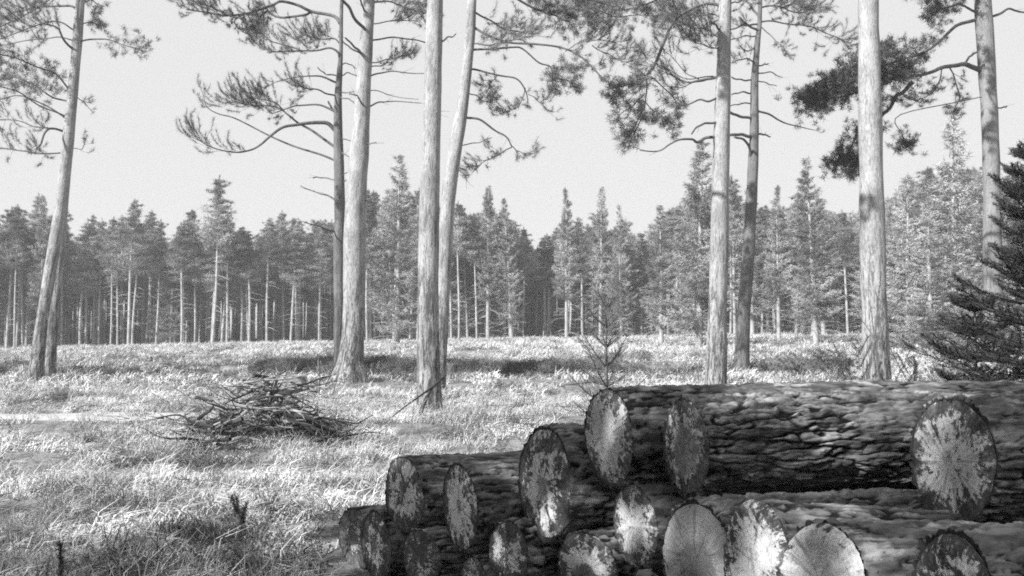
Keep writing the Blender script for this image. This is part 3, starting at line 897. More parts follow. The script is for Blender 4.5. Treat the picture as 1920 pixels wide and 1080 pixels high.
big_tree("pine_tree", "pale pine leaning to the right close behind the straight centre trunk", "pine tree",
 [(824, 705, 24), (829, 600, 24), (838, 400, 27), (852, 290, 25), (867, 200, 22), (880, 80, 19), (885, 0, 17)], 24, M_pale,
 [([(874, 131), (895, 131), (940, 142), (970, 150), (985, 168), (990, 190)], 4.5, 2, (.9, 4, .3, W), .4),
  ([(985, 165), (975, 195), (950, 210)], 2, 1, (.1, 18, .4, W), .2, .4), ([(990, 175), (1010, 190), (1030, 210)], 1.5, 1, (.1, 7, .4, W), .2, .4),
  ([(935, 141), (925, 150), (910, 165)], 2, 1, (.1, 20, .35, W), .2, .3),
  ([(876, 95), (920, 92), (960, 88), (980, 92), (1010, 117), (1033, 126), (1036, 160), (1050, 172)], 4.5, 2, (.75, 13, .4, K), .8),
  ([(1033, 128), (1060, 125), (1090, 132)], 2, 1.5, (0, 22, .4, K), .3, .8),
  ([(1034, 145), (1060, 150), (1080, 165)], 2, 1.5, (0, 16, .35, K), .3, .8),
  ([(872, 174), (890, 178), (905, 188), (925, 192)], 2.5, 1.5, (.25, 16, .28, K), .3),
  ([(864, 219), (890, 222), (908, 230), (930, 245), (950, 258), (960, 275)], 5, 2.5, None, .4),
  ([(960, 275), (935, 290), (905, 305), (890, 320)], 2.5, 1, (.05, 16, .45, W), .2, .4),
  ([(960, 275), (975, 285), (1000, 290)], 2, 1, (.1, 12, .35, W), .2, .4),
  ([(860, 273), (885, 269), (905, 265), (922, 257)], 2.2, 1.5, None, .3), ([(858, 315), (868, 325), (877, 340)], 2, 1, None, .3),
  ([(882, 50), (910, 64), (950, 78), (1000, 82), (1050, 90), (1085, 105), (1110, 125), (1130, 145), (1150, 162), (1175, 178)], 5, 2, (.35, 5, .5, W), -.6),
  ([(884, 20), (920, 40), (950, 55), (985, 62)], 4, 2, (.15, 17, .55, W), .8),
  ([(880, 80), (910, 85), (945, 78), (990, 70)], 3, 1.5, (.1, 14, .55, W), -.8),
  ([(886, -50), (920, -40), (965, -5), (1010, 18), (1070, 30)], 6, 4, (.55, 22, .55, K), 1.0),
  ([(887, -90), (950, -60), (1030, -20), (1100, 0), (1160, 15)], 6, 3, (.4, 26, .6, K), .2),
  ([(887, -120), (960, -90), (1040, -40), (1090, 10), (1120, 40)], 6, 3, (.4, 26, .6, K), -.8),
  ([(1010, 18), (1040, 30), (1070, 42)], 4, 3, (0, 30, .5, K), .2, 1.0),
  ([(1110, 85), (1135, 100), (1170, 115), (1200, 110)], 2, 1, (0, 16, .5, W), .2, -.5),
  ([(1060, 95), (1090, 80), (1130, 75), (1180, 90)], 2, 1, (0, 12, .5, W), .2, -.4),
  ([(1100, 10), (1150, 30), (1200, 28), (1245, 30)], 3, 1, (.1, 14, .45, K), .2, .5)],
 seed=6, top=15, crown=8)
# --- right of centre
big_tree("pine_tree", "slender pale pine right of centre with long arching and drooping branches", "pine tree",
 [(1342, 725, 42), (1345, 600, 36), (1350, 400, 33), (1352, 300, 32), (1356, 150, 27), (1360, 0, 24)], 20, M_pale,
 [([(1350, 12), (1330, 7), (1305, 12), (1285, 22), (1268, 36), (1255, 55), (1240, 90), (1228, 120), (1215, 140)], 5, 6, None, .2),
  ([(1216, 138), (1200, 142), (1180, 135)], 4, 1.5, None, .1, .2),
  ([(1213, 140), (1212, 170), (1206, 210), (1190, 250), (1180, 262)], 3, 1.5, (.05, 14, .35, K, -.3), .2, .2),
  ([(1214, 142), (1240, 160), (1262, 182), (1270, 200)], 3, 1.5, (.1, 14, .32, K, -.2), .4, .2),
  ([(1210, 146), (1180, 158), (1155, 165)], 3, 1.5, (.1, 24, .28, K, -.1), -.3, .2),
  ([(1209, 175), (1185, 200), (1160, 215)], 2, 1.5, (.2, 14, .28, K, -.3), -.3, .2),
  ([(1205, 205), (1188, 240), (1178, 255)], 2, 1.5, (.2, 18, .28, K, -.3), .3, .2),
  ([(1208, 190), (1230, 210), (1250, 225), (1265, 235)], 2, 1.5, (.2, 16, .3, K, -.2), .2, .2),
  ([(1349, 140), (1330, 148), (1305, 153), (1285, 152), (1260, 142), (1240, 132)], 6, 1.3, (.5, 7, .5, W), .5),
  ([(1338, 142), (1310, 147), (1280, 145), (1250, 128), (1225, 118)], 3, 1, (.5, 7, .5, W), .3, .1),
  ([(1310, 150), (1285, 135), (1265, 112), (1250, 100)], 2.5, 1, (.5, 8, .4, W), .3, .2),
  ([(1325, 150), (1300, 155), (1270, 165), (1245, 160)], 2.5, 1, (.4, 8, .4, W), .3, .2),
  ([(1356, 60), (1344, 50), (1334, 40)], 5, 3, None, -.5),
  ([(1352, 72), (1335, 62), (1310, 52), (1280, 48)], 3.5, 1, (.1, 26, .6, W), .6),
  ([(1354, 30), (1335, 28), (1310, 30), (1285, 40)], 3.5, 1, (.1, 20, .6, W), .8),
  ([(1352, 95), (1330, 88), (1300, 78)], 3, 1, (.1, 14, .5, W), -.6),
  ([(1350, 183), (1330, 190), (1315, 186), (1300, 192), (1280, 197), (1262, 192)], 4.5, 2, None, -.4),
  ([(1350, 229), (1325, 231), (1310, 236), (1297, 250)], 5, 3, None, -.5),
  ([(1350, 256), (1325, 258), (1308, 267), (1298, 260), (1275, 262), (1255, 272), (1235, 282), (1200, 281)], 6.5, 2, None, -.6),
  ([(1352, -20), (1310, -25), (1260, -10), (1215, 5), (1170, 20)], 4, 2, (.3, 16, .5, K), -.8),
  ([(1360, 5), (1380, 5), (1400, -5)], 3, 2, (.3, 12, .4, W), .8)], seed=7, top=14.5, flare=.12, crown=9)
big_tree("pine_tree", "dark shaded pine with short stiff branches right of the slender pale one", "pine tree",
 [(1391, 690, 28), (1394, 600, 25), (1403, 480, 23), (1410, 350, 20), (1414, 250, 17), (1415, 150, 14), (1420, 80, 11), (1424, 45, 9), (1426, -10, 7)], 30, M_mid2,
 [([(1410, 150), (1390, 150), (1372, 145)], 3.5, 2.5, None, -.6), ([(1410, 175), (1390, 173), (1372, 177)], 3.5, 2.5, None, -.6),
  ([(1410, 193), (1385, 195), (1366, 199)], 3, 2, None, -.6), ([(1410, 223), (1385, 217), (1366, 210)], 5.5, 5, None, -.6),
  ([(1410, 258), (1390, 252), (1366, 254)], 6.5, 5.5, None, -.6), ([(1416, 298), (1405, 275), (1395, 263), (1378, 256)], 5.5, 4, None, -.9),
  ([(1420, 45), (1395, 48), (1370, 55)], 4, 3, (.2, 10, .4, W), -.5), ([(1420, 68), (1395, 68), (1370, 75)], 3, 2, None, -.5),
  ([(1416, 115), (1395, 110), (1372, 118)], 3, 2, (.2, 8, .4, W), -.6), ([(1416, 90), (1400, 95), (1385, 85)], 3, 2, (.2, 6, .4, W), -.6),
  ([(1422, 58), (1400, 45), (1385, 32)], 5, 3, None, -.5),
  ([(1417, 208), (1440, 213), (1460, 225), (1480, 233), (1505, 240), (1528, 243)], 4.5, 1.5, (.93, 6, .25, W), .6),
  ([(1417, 124), (1430, 122), (1441, 119)], 3, 2.5, None, .4), ([(1417, 138), (1445, 136), (1467, 146)], 3, 1.5, None, .4),
  ([(1417, 150), (1440, 157), (1456, 161)], 2.5, 1.5, None, .4), ([(1417, 253), (1432, 252), (1444, 257)], 4.5, 2.5, None, .4),
  ([(1424, 42), (1450, 40), (1480, 45), (1520, 50), (1550, 63), (1580, 76)], 3.5, 1.5, (.35, 14, .7, W, 0), .8),
  ([(1424, 50), (1445, 66), (1460, 82), (1472, 92)], 2.5, 1, (.5, 14, .4, W, -.2), -.4),
  ([(1424, 30), (1410, 15), (1400, 0)], 5, 4, None, .3),
  ([(1425, 15), (1450, 10), (1480, 20), (1510, 25)], 3.5, 1.5, (.1, 22, .7, W), .6),
  ([(1426, -10), (1455, -10), (1490, 0), (1525, 15)], 3.5, 1.5, (.1, 24, .7, W), -.5)], seed=8, top=13.5, crown=6)
big_tree("pine_tree", "broad bare pale pine trunk with a sharp dark edge on its right side", "pine tree",
 [(1646, 760, 52), (1640, 600, 47), (1635, 400, 45), (1632, 250, 42), (1630, 100, 39), (1628, 0, 37)], 18, M_pale, [], seed=9, top=15.5, crown=11, flare=.1)
big_tree("pine_tree", "pine near the right edge with heavy dark foliage reaching left across its neighbour", "pine tree",
 [(1866, 740, 40), (1863, 600, 36), (1860, 400, 31), (1857, 250, 30), (1850, 120, 31), (1843, 0, 30)], 24, M_mid,
 [([(1845, 135), (1822, 125), (1808, 119), (1790, 123), (1765, 128), (1748, 134), (1715, 142), (1680, 146)], 10, 5, (.72, 18, .5, K), -1.2),
  ([(1810, 118), (1818, 106), (1832, 98)], 4, 4, None, -.1, -.3),
  ([(1838, 34), (1800, 45), (1780, 60), (1760, 78), (1730, 100), (1690, 112), (1650, 125)], 7, 3, (.42, 22, .5, K), -1.5),
  ([(1715, 142), (1660, 140), (1620, 150), (1580, 158), (1540, 175), (1505, 190)], 5, 2, (.0, 42, .45, K), -.6, -1.2),
  ([(1680, 146), (1640, 165), (1600, 175), (1560, 185), (1520, 190)], 4, 2, (.0, 36, .42, K), -.6, -.8),
  ([(1690, 112), (1655, 100), (1620, 115), (1590, 130)], 4, 2, (.0, 36, .42, K), -.5, -1.5),
  ([(1712, 153), (1697, 170), (1680, 180), (1670, 200), (1655, 215)], 8, 6, (.3, 7, .3, K), .2, -1.0),
  ([(1655, 215), (1625, 225), (1605, 255), (1590, 285), (1565, 305)], 5, 2, (.0, 38, .36, K, -.1), .3, -.9),
  ([(1660, 210), (1630, 250), (1610, 290), (1600, 320)], 4, 2, (.1, 32, .36, K, -.1), .3, -.7),
  ([(1780, 125), (1790, 150), (1800, 180), (1790, 200)], 3, 1.5, (.1, 15, .45, W, -.2), .6, 0.5),
  ([(1765, 130), (1760, 155), (1745, 175), (1720, 190)], 3, 1.5, (.1, 18, .45, W, -.2), .6, 0.5),
  ([(1700, 180), (1690, 215), (1690, 250), (1700, 275)], 2, 1.5, (.6, 14, .3, K), .2, 0.),
  ([(1866, 200), (1878, 202), (1889, 199)], 3, 2.5, None, .2),
  ([(1852, 36), (1875, 25), (1890, 18), (1910, 20), (1950, 30)], 5.5, 3, None, .5),
  ([(1838, 25), (1800, 10), (1770, 15), (1745, 28)], 5, 2, (.3, 24, .4, K), -.5),
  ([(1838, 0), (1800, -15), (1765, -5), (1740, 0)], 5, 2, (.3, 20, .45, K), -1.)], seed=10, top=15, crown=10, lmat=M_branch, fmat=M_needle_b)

# ------------------------------------------------------------------ far wood: tree kinds
def far_pine(h, seed, cs=.45, wide=1.5, dead=26):
    r = np.random.default_rng(seed)
    tr = MB()
    lean = r.normal(0, .012, 2)
    zs = np.linspace(0, h, 12)
    c = np.stack([lean[0] * zs + .05 * np.sin(zs * .6 + seed), lean[1] * zs, zs], 1)
    tube(tr, c, np.interp(zs, [0, h * .6, h], [.095, .07, .015]), 7)
    cr = MB(); lb = MB()
    nb = 44
    for i in range(nb):
        f = cs + (1 - cs) * (i / (nb - 1)) ** .9
        z = f * h
        g = (f - cs) / (1 - cs)
        env = wide * (1 - g) ** 1.15 * min(1, .5 + g * 2.4) + .14
        a = i * 2.4 + r.uniform(-.4, .4)
        ln = env * r.uniform(.6, 1.15)
        b0 = np.array((np.interp(z, zs, c[:, 0]), np.interp(z, zs, c[:, 1]), z))
        dv = np.array((math.cos(a), math.sin(a), r.uniform(.0, .4)))
        e = b0 + dv * ln
        tube(lb, np.array([b0, b0 + dv * ln * .5 + (0, 0, .05), e]), [.03, .02, .01], 3, cap=False)
        for q in range(int(3 + 3 * ln)):
            t = r.uniform(.25, 1.05)
            cen = b0 + dv * ln * t + r.normal(size=3) * np.array((.16, .16, .08))
            m = 52
            p = cen + r.normal(size=(m, 3)) * np.array((.20, .20, .08)) * (.3 + .75 * (1 - g))
            dd = unit(r.normal(size=(m, 3)) + dv * .5 + np.array((0, 0, .5)))
            needles(cr, p, dd, .17 * r.uniform(.6, 1.3, m), .034)
    m = 60
    uz = r.uniform(0, 1, m)
    p = c[-1] + np.stack([r.normal(0, .1, m) * uz, r.normal(0, .1, m) * uz, .25 - .9 * uz], 1)
    needles(cr, p, unit(r.normal(size=(m, 3)) * .5 + np.array((0, 0, 1))), .22, .04)
    for i in range(dead):
        z = h * r.uniform(.12, cs + .05); a = r.uniform(0, 6.28); ln = r.uniform(.3, 1.1)
        b0 = np.array((np.interp(z, zs, c[:, 0]), np.interp(z, zs, c[:, 1]), z))
        dv = np.array((math.cos(a), math.sin(a), r.uniform(-.3, .3)))
        tube(lb, np.array([b0, b0 + dv * ln * .5, b0 + dv * ln + np.array((0, 0, -.1))]), [.018, .014, .008], 3, cap=False)
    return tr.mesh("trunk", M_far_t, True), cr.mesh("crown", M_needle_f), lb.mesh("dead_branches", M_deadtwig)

def far_spruce(h, seed, rad=1.9, low=.08, mat=None, dead=70, dens=1.0):
    r = np.random.default_rng(seed)
    tr = MB(); zs = np.linspace(0, h, 10)
    c = np.stack([.02 * np.sin(zs), 0 * zs, zs], 1)
    tube(tr, c, np.interp(zs, [0, h], [.16, .015]), 7)
    cr = MB(); lb = MB()
    nwh = int(h * 3.2)
    for i in range(nwh):
        f = low + (1 - low) * i / (nwh - 1)
        ln0 = rad * (1 - f) ** .85 * (1.0 if f > .25 else .8) + .12
        for j in range(int(5 + 2 * (1 - f))):
            a = r.uniform(0, 6.28); ln = ln0 * r.uniform(.65, 1.15)
            b0 = np.array((0, 0, f * h + r.uniform(-.12, .12)))
            up = .55 * f - .12
            tt = np.linspace(0, 1, 6)
            cc = b0 + np.stack([math.cos(a) * ln * tt, math.sin(a) * ln * tt, ln * (up * tt + .18 * tt ** 2 - .1 * np.sin(tt * 3))], 1)
            tube(lb, cc, np.linspace(.018, .006, 6), 3, cap=False)
            m = int(110 * ln * dens) + 10
            u = r.uniform(.12, 1, m) * 4.999; k = u.astype(int)
            p = cc[k] + (cc[k + 1] - cc[k]) * (u - k)[:, None]
            side = np.array((-math.sin(a), math.cos(a), 0)) * (r.uniform(-1, 1, m) * (.32 * ln * (1.05 - u / 5)))[:, None]
            p = p + side + r.normal(size=(m, 3)) * .04
            dd = unit(np.array((math.cos(a), math.sin(a), 0)) * .8 + side * 3 + r.normal(size=(m, 3)) * .4 + np.array((0, 0, -.15)))
            needles(cr, p, dd, .18 * r.uniform(.6, 1.3, m), .034)
    for i in range(dead):
        z = h * r.uniform(.03, low + .3); a = r.uniform(0, 6.28); ln = rad * r.uniform(.4, 1.0)
        dv = np.array((math.cos(a), math.sin(a), r.uniform(-.25, .2)))
        q = np.array([(0, 0, z), (0, 0, z) + dv * ln * .5, (0, 0, z) + dv * ln + np.array((0, 0, -.12 * ln))])
        tube(lb, q, [.016, .012, .006], 3, cap=False)
        for s_ in range(3):
            b = q[1] + (q[2] - q[1]) * r.uniform(0, 1)
            tube(lb, np.array([b, b + unit(dv + r.normal(size=3) * .6) * .3]), [.008, .004], 3, cap=False)
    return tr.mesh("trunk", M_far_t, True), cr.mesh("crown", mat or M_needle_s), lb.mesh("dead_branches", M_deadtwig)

PINES = [far_pine(10, 100 + i, cs=[.56, .64, .50, .68, .54, .60, .52][i], wide=[1.5, 1.2, 1.7, 1.1, 1.4, 1.6, 1.3][i]) for i in range(7)]
SPRUCE = [far_spruce(10, 200 + i, rad=[1.7, 1.4, 2.0][i], low=[.16, .28, .1][i]) for i in range(3)]
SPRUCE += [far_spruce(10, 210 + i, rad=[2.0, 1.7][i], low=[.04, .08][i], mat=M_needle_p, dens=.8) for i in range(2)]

def far_tree(kind, idx, x, y, h, wd, name, label, group, cat="tree"):
    ms = (PINES if kind == 'p' else SPRUCE)[idx]
    z = float(zg(x, y)) - .05
    t = empty(name, (x, y, z), label, cat, group)
    t.rotation_euler = (random.gauss(0, .018), random.gauss(0, .022), random.uniform(0, 6.28))
    t.scale = (wd, wd, h / 10)
    for m, nm in zip(ms, ("trunk", "crown", "dead_branches")):
        o = bpy.data.objects.new(nm, m); C.objects.link(o); o.parent = t
        if nm == "dead_branches": o["kind"] = "stuff"
    return t

SKY = np.array([(-200, 400), (0, 405), (30, 395), (80, 375), (150, 425), (200, 395), (240, 385), (300, 420), (330, 440), (370, 400), (430, 400), (460, 440), (500, 392),
                (560, 400), (600, 400), (650, 390), (700, 360), (780, 330), (860, 375), (910, 365), (950, 385), (1000, 440), (1060, 400), (1120, 390),
                (1200, 420), (1250, 380), (1300, 340), (1350, 330), (1400, 350), (1450, 375), (1500, 370), (1600, 385), (1700, 340), (1790, 300), (1900, 320), (2200, 330)])
def edge_y(x):
    return 75 - 12 * float(sstep(8, 26, np.array(x))) + 1.5 * math.sin(x * .35)
cnt = 0
seen = {}
for row in range(4):
    sp = 1.36
    n = int(96 / sp)
    for i in range(n):
        x = -47 + i * sp + random.uniform(-.7, .7)
        if x > 46: continue
        y = edge_y(x) + row * 2.6 + random.uniform(-1.0, 1.0)
        px = 960 + x / y * F
        topy = np.interp(px, SKY[:, 0], SKY[:, 1]) + (random.uniform(-8, 40) if row < 2 else random.uniform(15, 70))
        basey = 610 - (float(zg(x, y)) - CAMZ) / y * F
        h = max(5.5, (basey - topy) / F * y)
        right = px > 1180
        kind = 's' if (random.random() < (.45 if right else .08)) else 'p'
        idx = random.randrange(3 if kind == 's' else 7)
        gi = int(np.searchsorted([70, 640, 800, 1340, 1395, 1620, 1850], px))
        gap = ["left of the twin trunks", "between twin trunks and dark pine", "between thick trunk and centre pair",
               "between centre pair and slender pine", "behind the slender pale pine", "between shaded pine and broad trunk",
               "right of the broad trunk", "at the right edge"][gi]
        key = (kind, row if row < 2 else 2, gi); seen[key] = seen.get(key, 0) + 1
        ordn = {1: "1st", 2: "2nd", 3: "3rd"}.get(seen[key], "%dth" % seen[key])
        what = "grey spruce" if kind == 's' else "slim pine"
        lab = ("%s %s in the wood's front row, %s" % (ordn, what, gap) if row == 0 else
               "%s %s in the wood's second row, %s" % (ordn, what, gap) if row == 1 else "%s deeper in the wood, %s" % (what, gap))
        far_tree(kind, idx, x, y, h, random.uniform(.85, 1.25), "spruce_tree" if kind == 's' else "plantation_pine", lab,
                 "spruces along the wood's edge" if kind == 's' else "plantation pines along the wood's edge")
        cnt += 1
# trees that stand out
def hero(px, topy, d, kind, idx, wd, label):
    x = (px - 960) / F * d
    basey = 610 - (float(zg(x, d)) - CAMZ) / d * F
    h = (basey - topy) / F * d
    far_tree(kind, idx, x, d, h, wd * h / 10, "spruce_tree" if kind == 's' else "plantation_pine", label, None)
hero(400, 335, 73, 'p', 0, .95, "tallest pointed tree of the wood between the left edge and the dark branched pine")
hero(240, 378, 73, 'p', 2, 1.15, "broad-crowned pine in the wood, second peak from the left edge")
hero(80, 368, 73.5, 's', 1, .8, "spruce with a rounded tip behind the twin leaning trunks")
hero(745, 290, 60, 's', 2, 1.05, "dense dark spruce peak standing between the thick trunk and the centre pair")
hero(915, 350, 73, 's', 1, .85, "narrow spire just right of the right-leaning pine")
hero(960, 372, 73, 's', 0, .8, "low spire beside the narrow one right of the centre pair")
hero(1062, 355, 72, 's', 1, .85, "left one of two matching spires above the middle of the wood")
hero(1126, 352, 72, 's', 1, .85, "right one of two matching spires above the middle of the wood")
hero(1165, 385, 70, 's', 0, .8, "small spire right of the two matching spires")
hero(1310, 262, 50, 's', 2, 1.15, "big feathery spruce directly behind the slender pale pine")
hero(1240, 385, 56, 's', 0, 1.1, "spreading spruce with pale bare lower branches left of the big feathery one")
hero(1460, 350, 58, 's', 1, .9, "thin spruce right of the dark shaded pine")
hero(1530, 292, 50, 's', 0, 1.1, "tapering spruce in the gap between the dark pine and the broad bare trunk")
hero(1700, 330, 44, 's', 3, 1.2, "hazy spruce just right of the broad bare trunk")
hero(1790, 205, 42, 's', 4, 1.15, "tall hazy spruce in front of the right-hand pine")
hero(1745, 395, 38, 's', 3, 1.6, "low pale spruce filling the space between the broad trunk and the right-hand pine")
hero(1850, 380, 37, 's', 4, 1.7, "low pale spruce directly behind the right-hand pine")
hero(1905, 300, 46, 's', 3, 1.2, "pale spruce behind the dark young spruce at the right edge")
hero(1980, 270, 44, 's', 2, 1.2, "spruce standing just beyond the right edge of the view")
# depth of the wood
x = rng.uniform(-75, 75, 2800); y = rng.uniform(85, 125, 2800)
y = np.where(x > 14, y - 8, y)
n = len(x)
px = 960 + x / y * F
topy = np.interp(px, SKY[:, 0], SKY[:, 1]) + rng.uniform(45, 110, n)
hh = ((645 - topy) / F * y) / 10
srcs = []
for k, i in enumerate((0, 2, 6)):
    for m in PINES[i][:2]:
        srcs.append(bpy.data.objects.new("wood_" + m.name.split(".")[0], m))
ptsx = np.concatenate([x, x]); ptsy = np.concatenate([y, y])
pick = rng.integers(0, 3, n)
idx = np.concatenate([pick * 2, pick * 2 + 1]); rz = rng.uniform(0, 6.28, n)
scatter("distant_wood", np.stack([ptsx, ptsy, zg(ptsx, ptsy)], 1), idx, np.concatenate([hh, hh]), np.concatenate([rz, rz]),
        (np.zeros(2 * n), np.zeros(2 * n)), srcs, "dense dark interior of the pine wood behind its edge trees", "wood")

# ------------------------------------------------------------------ young trees and plants
def spruce_spray(mbw, mbn, c, side_l, n_side, nl=.022, nw=.0035, den=240, updir=0.0):
    """a spruce branch: flat herringbone of side shoots, all covered with short needles"""
    t, u, v = frames(c)
    def cover(cc, den_):
        ln = np.linalg.norm(np.diff(cc, axis=0), axis=1).sum()
        m = max(8, int(den_ * ln)); k_ = len(cc) - 1
        uu = rng.uniform(0, .9999, m) * k_; kk = uu.astype(int)
        p = cc[kk] + (cc[kk + 1] - cc[kk]) * (uu - kk)[:, None]
        ax = unit(cc[kk + 1] - cc[kk])
        needles(mbn, p, unit(ax * .7 + rng.normal(size=(m, 3)) * .75), nl * rng.uniform(.8, 1.3, m), nw)
    cover(c[len(c) // 5:], den)
    nrm = unit(np.cross(t[len(t) // 2], np.array((0, 0, 1.)))) 
    for i in range(n_side):
        f = .18 + .8 * i / n_side
        k = min(int(f * (len(c) - 1)), len(c) - 2)
        for sg in (-1, 1):
            ll = side_l * (1.1 - f) * random.uniform(.7, 1.2) + .04
            dv = unit(t[k] * .9 + nrm * sg * random.uniform(.7, 1.1) + np.array((0, 0, updir + random.uniform(-.25, .2))))
            cc = curve([c[k], c[k] + dv * ll * .5, c[k] + dv * ll + np.array((0, 0, .02))], 5)
            tube(mbw, cc, np.linspace(.004, .002, 5), 3, cap=False)
            cover(cc, den)

def young_spruce(x, y, h, rad, label, whorls, nb, needle_mat, pitch=(.15, .55), side=.3, ns=9, den=240, nl=.022, nw=.0035, seed=0):
    z0 = float(zg(x, y))
    t = empty("young_spruce", (x, y, z0), label, "young spruce")
    mb = MB(); zs = np.linspace(-.05, h, 10)
    tube(mb, np.stack([x + 0 * zs, y + 0 * zs, z0 + zs], 1), np.linspace(.012 + .012 * h, .006, 10), 8)
    child(mb, "trunk", M_branch, t, smooth=True)
    for wv in range(whorls):
        f = (wv + .6) / whorls
        for b in range(nb):
            a = b * 6.283 / nb + wv * 1.1 + random.uniform(-.25, .25)
            ln = rad * (1 - f) ** .8 * random.uniform(.5, 1.25) + .12
            up = pitch[0] + (pitch[1] - pitch[0]) * f + random.uniform(-.1, .1)
            b0 = np.array((x, y, z0 + f * h))
            dv = np.array((math.cos(a), math.sin(a), up))
            c = curve([b0, b0 + dv * ln * .5 + (0, 0, -.03 * ln), b0 + dv * ln + np.array((0, 0, .05 * ln))], 12)
            mw, mn = MB(), MB()
            tube(mw, c, np.linspace(.010, .003, 12), 5)
            spruce_spray(mw, mn, c, side * (1 - .5 * f), ns, den=den, nl=nl, nw=nw)
            bo = child(mw, "branch", M_branch, t, smooth=True)
            mn.v = [q - np.array(t.location) for q in mn.v]
            mn.build("needles", needle_mat, bo)
    return t
p = P(1965, 700, 7.6)
young_spruce(p[0], 7.6, 2.85, 1.3, "dark dense young spruce with ragged branches at the right edge", 18, 6, M_needle_d, side=.38, ns=10, den=380, nl=.026, nw=.006)
p = P(1830, 700, 8.6)
young_spruce(p[0], 8.6, 1.75, .75, "smaller dark spruce rising just left of the big ragged one", 8, 6, M_needle_d, side=.30, ns=10, den=380, nl=.028, nw=.008)
p = P(1137, 700, 11.0)
young_spruce(p[0], 11.0, 1.95, .58, "thin wispy sapling standing behind the bright-ended log", 9, 4, M_sap, pitch=(.35, 1.2), side=.24, ns=6, den=75, nl=.035, nw=.005)

def seedling(x, y, h, n, label, lean=(0, 0), nl=.05, fat=1.0, top=.5):
    z0 = float(zg(x, y))
    t = empty("pine_seedling", (x, y, z0), label, "seedling")
    mw, mn = MB(), MB()
    c = curve([(x, y, z0 - .03), (x + lean[0] * .5, y + lean[1] * .5, z0 + h * .5), (x + lean[0], y + lean[1], z0 + h)], 10)
    tube(mw, c, np.linspace(.008, .004, 10), 5)
    ends = [c[int(9 * (1 - top)):]]
    for i in range(n):
        k = random.randint(3, 7); a = random.uniform(0, 6.28); ll = h * random.uniform(.25, .5)
        dv = np.array((math.cos(a) * .6, math.sin(a) * .6, .9))
        q = curve([c[k], c[k] + dv * ll * .5, c[k] + dv * ll + np.array((0, 0, .05))], 6)
        tube(mw, q, np.linspace(.005, .003, 6), 4); ends.append(q[2:])
    for q in ends:
        m = int(230 * fat); u = rng.uniform(0, .999, m) * (len(q) - 1); k = u.astype(int)
        pp = q[k] + (q[k + 1] - q[k]) * (u - k)[:, None]
        needles(mn, pp, unit((q[-1] - q[0])[None] * 4 + rng.normal(size=(m, 3)) * .7), nl, .004)
    b = child(mw, "stem", M_branch, t, smooth=True)
    mn.v = [v - np.array(t.location) for v in mn.v]; mn.build("needles", M_needle_d, t)
    return t
for (px, py, d, h, n, ln, lab) in [
    (1664, 700, 12.5, 1.85, 6, (-.2, 0), "pine seedling with upright forked shoots against the broad bare trunk"),
    (1625, 690, 13.0, 1.35, 7, (-.3, 0), "low bushy pine seedling left of the broad bare trunk"),
    (1712, 700, 12.0, 1.15, 6, (.05, 0), "small pine seedling just right of the broad bare trunk"),
    (1676, 715, 11.0, .98, 4, (.03, 0), "tiny pine seedling touching the top of the log pile"),
    (118, 1085, 5.9, .34, 0, (-.02, 0), "single dark brush-tipped seedling in the bottom left corner"),
    (440, 1030, 7.0, .34, 3, (.08, 0), "thin bare forked seedling left of the log pile")]:
    q = P(px, py, d)
    seedling(q[0], d, h, n, lab, ln, nl=.045, fat=1.6 if n == 0 else 1.0)

for i, (px, d, h, nm) in enumerate([(1590, 25, .9, "first"), (1690, 22, 1.0, "second"), (1740, 24, 1.2, "third"), (1790, 21, 1.1, "fourth"), (1500, 27, .8, "fifth")]):
    q = P(px, 700, d); x0, y0 = q[0], d; z0 = float(zg(x0, y0))
    mb = MB()
    for j in range(120):
        a = random.uniform(0, 6.28); ll = h * random.uniform(.5, 1.2)
        b0 = np.array((x0 + random.gauss(0, .45), y0 + random.gauss(0, .4), z0)); dv = np.array((math.cos(a) * .7, math.sin(a) * .7, 1))
        c = curve([b0, b0 + dv * ll * .5, b0 + dv * ll * .8 + np.array((0, 0, -.02)), b0 + dv * ll + np.array((0, 0, -.18 * ll))], 7)
        tube(mb, c, np.linspace(.005, .002, 7), 3, cap=False)
        u = rng.uniform(.3, .999, 50) * 6; k = u.astype(int)
        needles(mb, c[k] + (c[k + 1] - c[k]) * (u - k)[:, None], unit(rng.normal(size=(50, 3)) + dv * .4), .09, .014)
    o = mb.build("bracken", M_grass if i % 2 else M_heather, loc=(x0, y0, z0))
    tag(o, "%s clump of dead bracken behind the logs, %s the broad bare trunk" % ("dark" if i % 2 == 0 else "pale", ["left of", "just right of", "a little right of", "well right of", "far left of"][i]), "bracken")

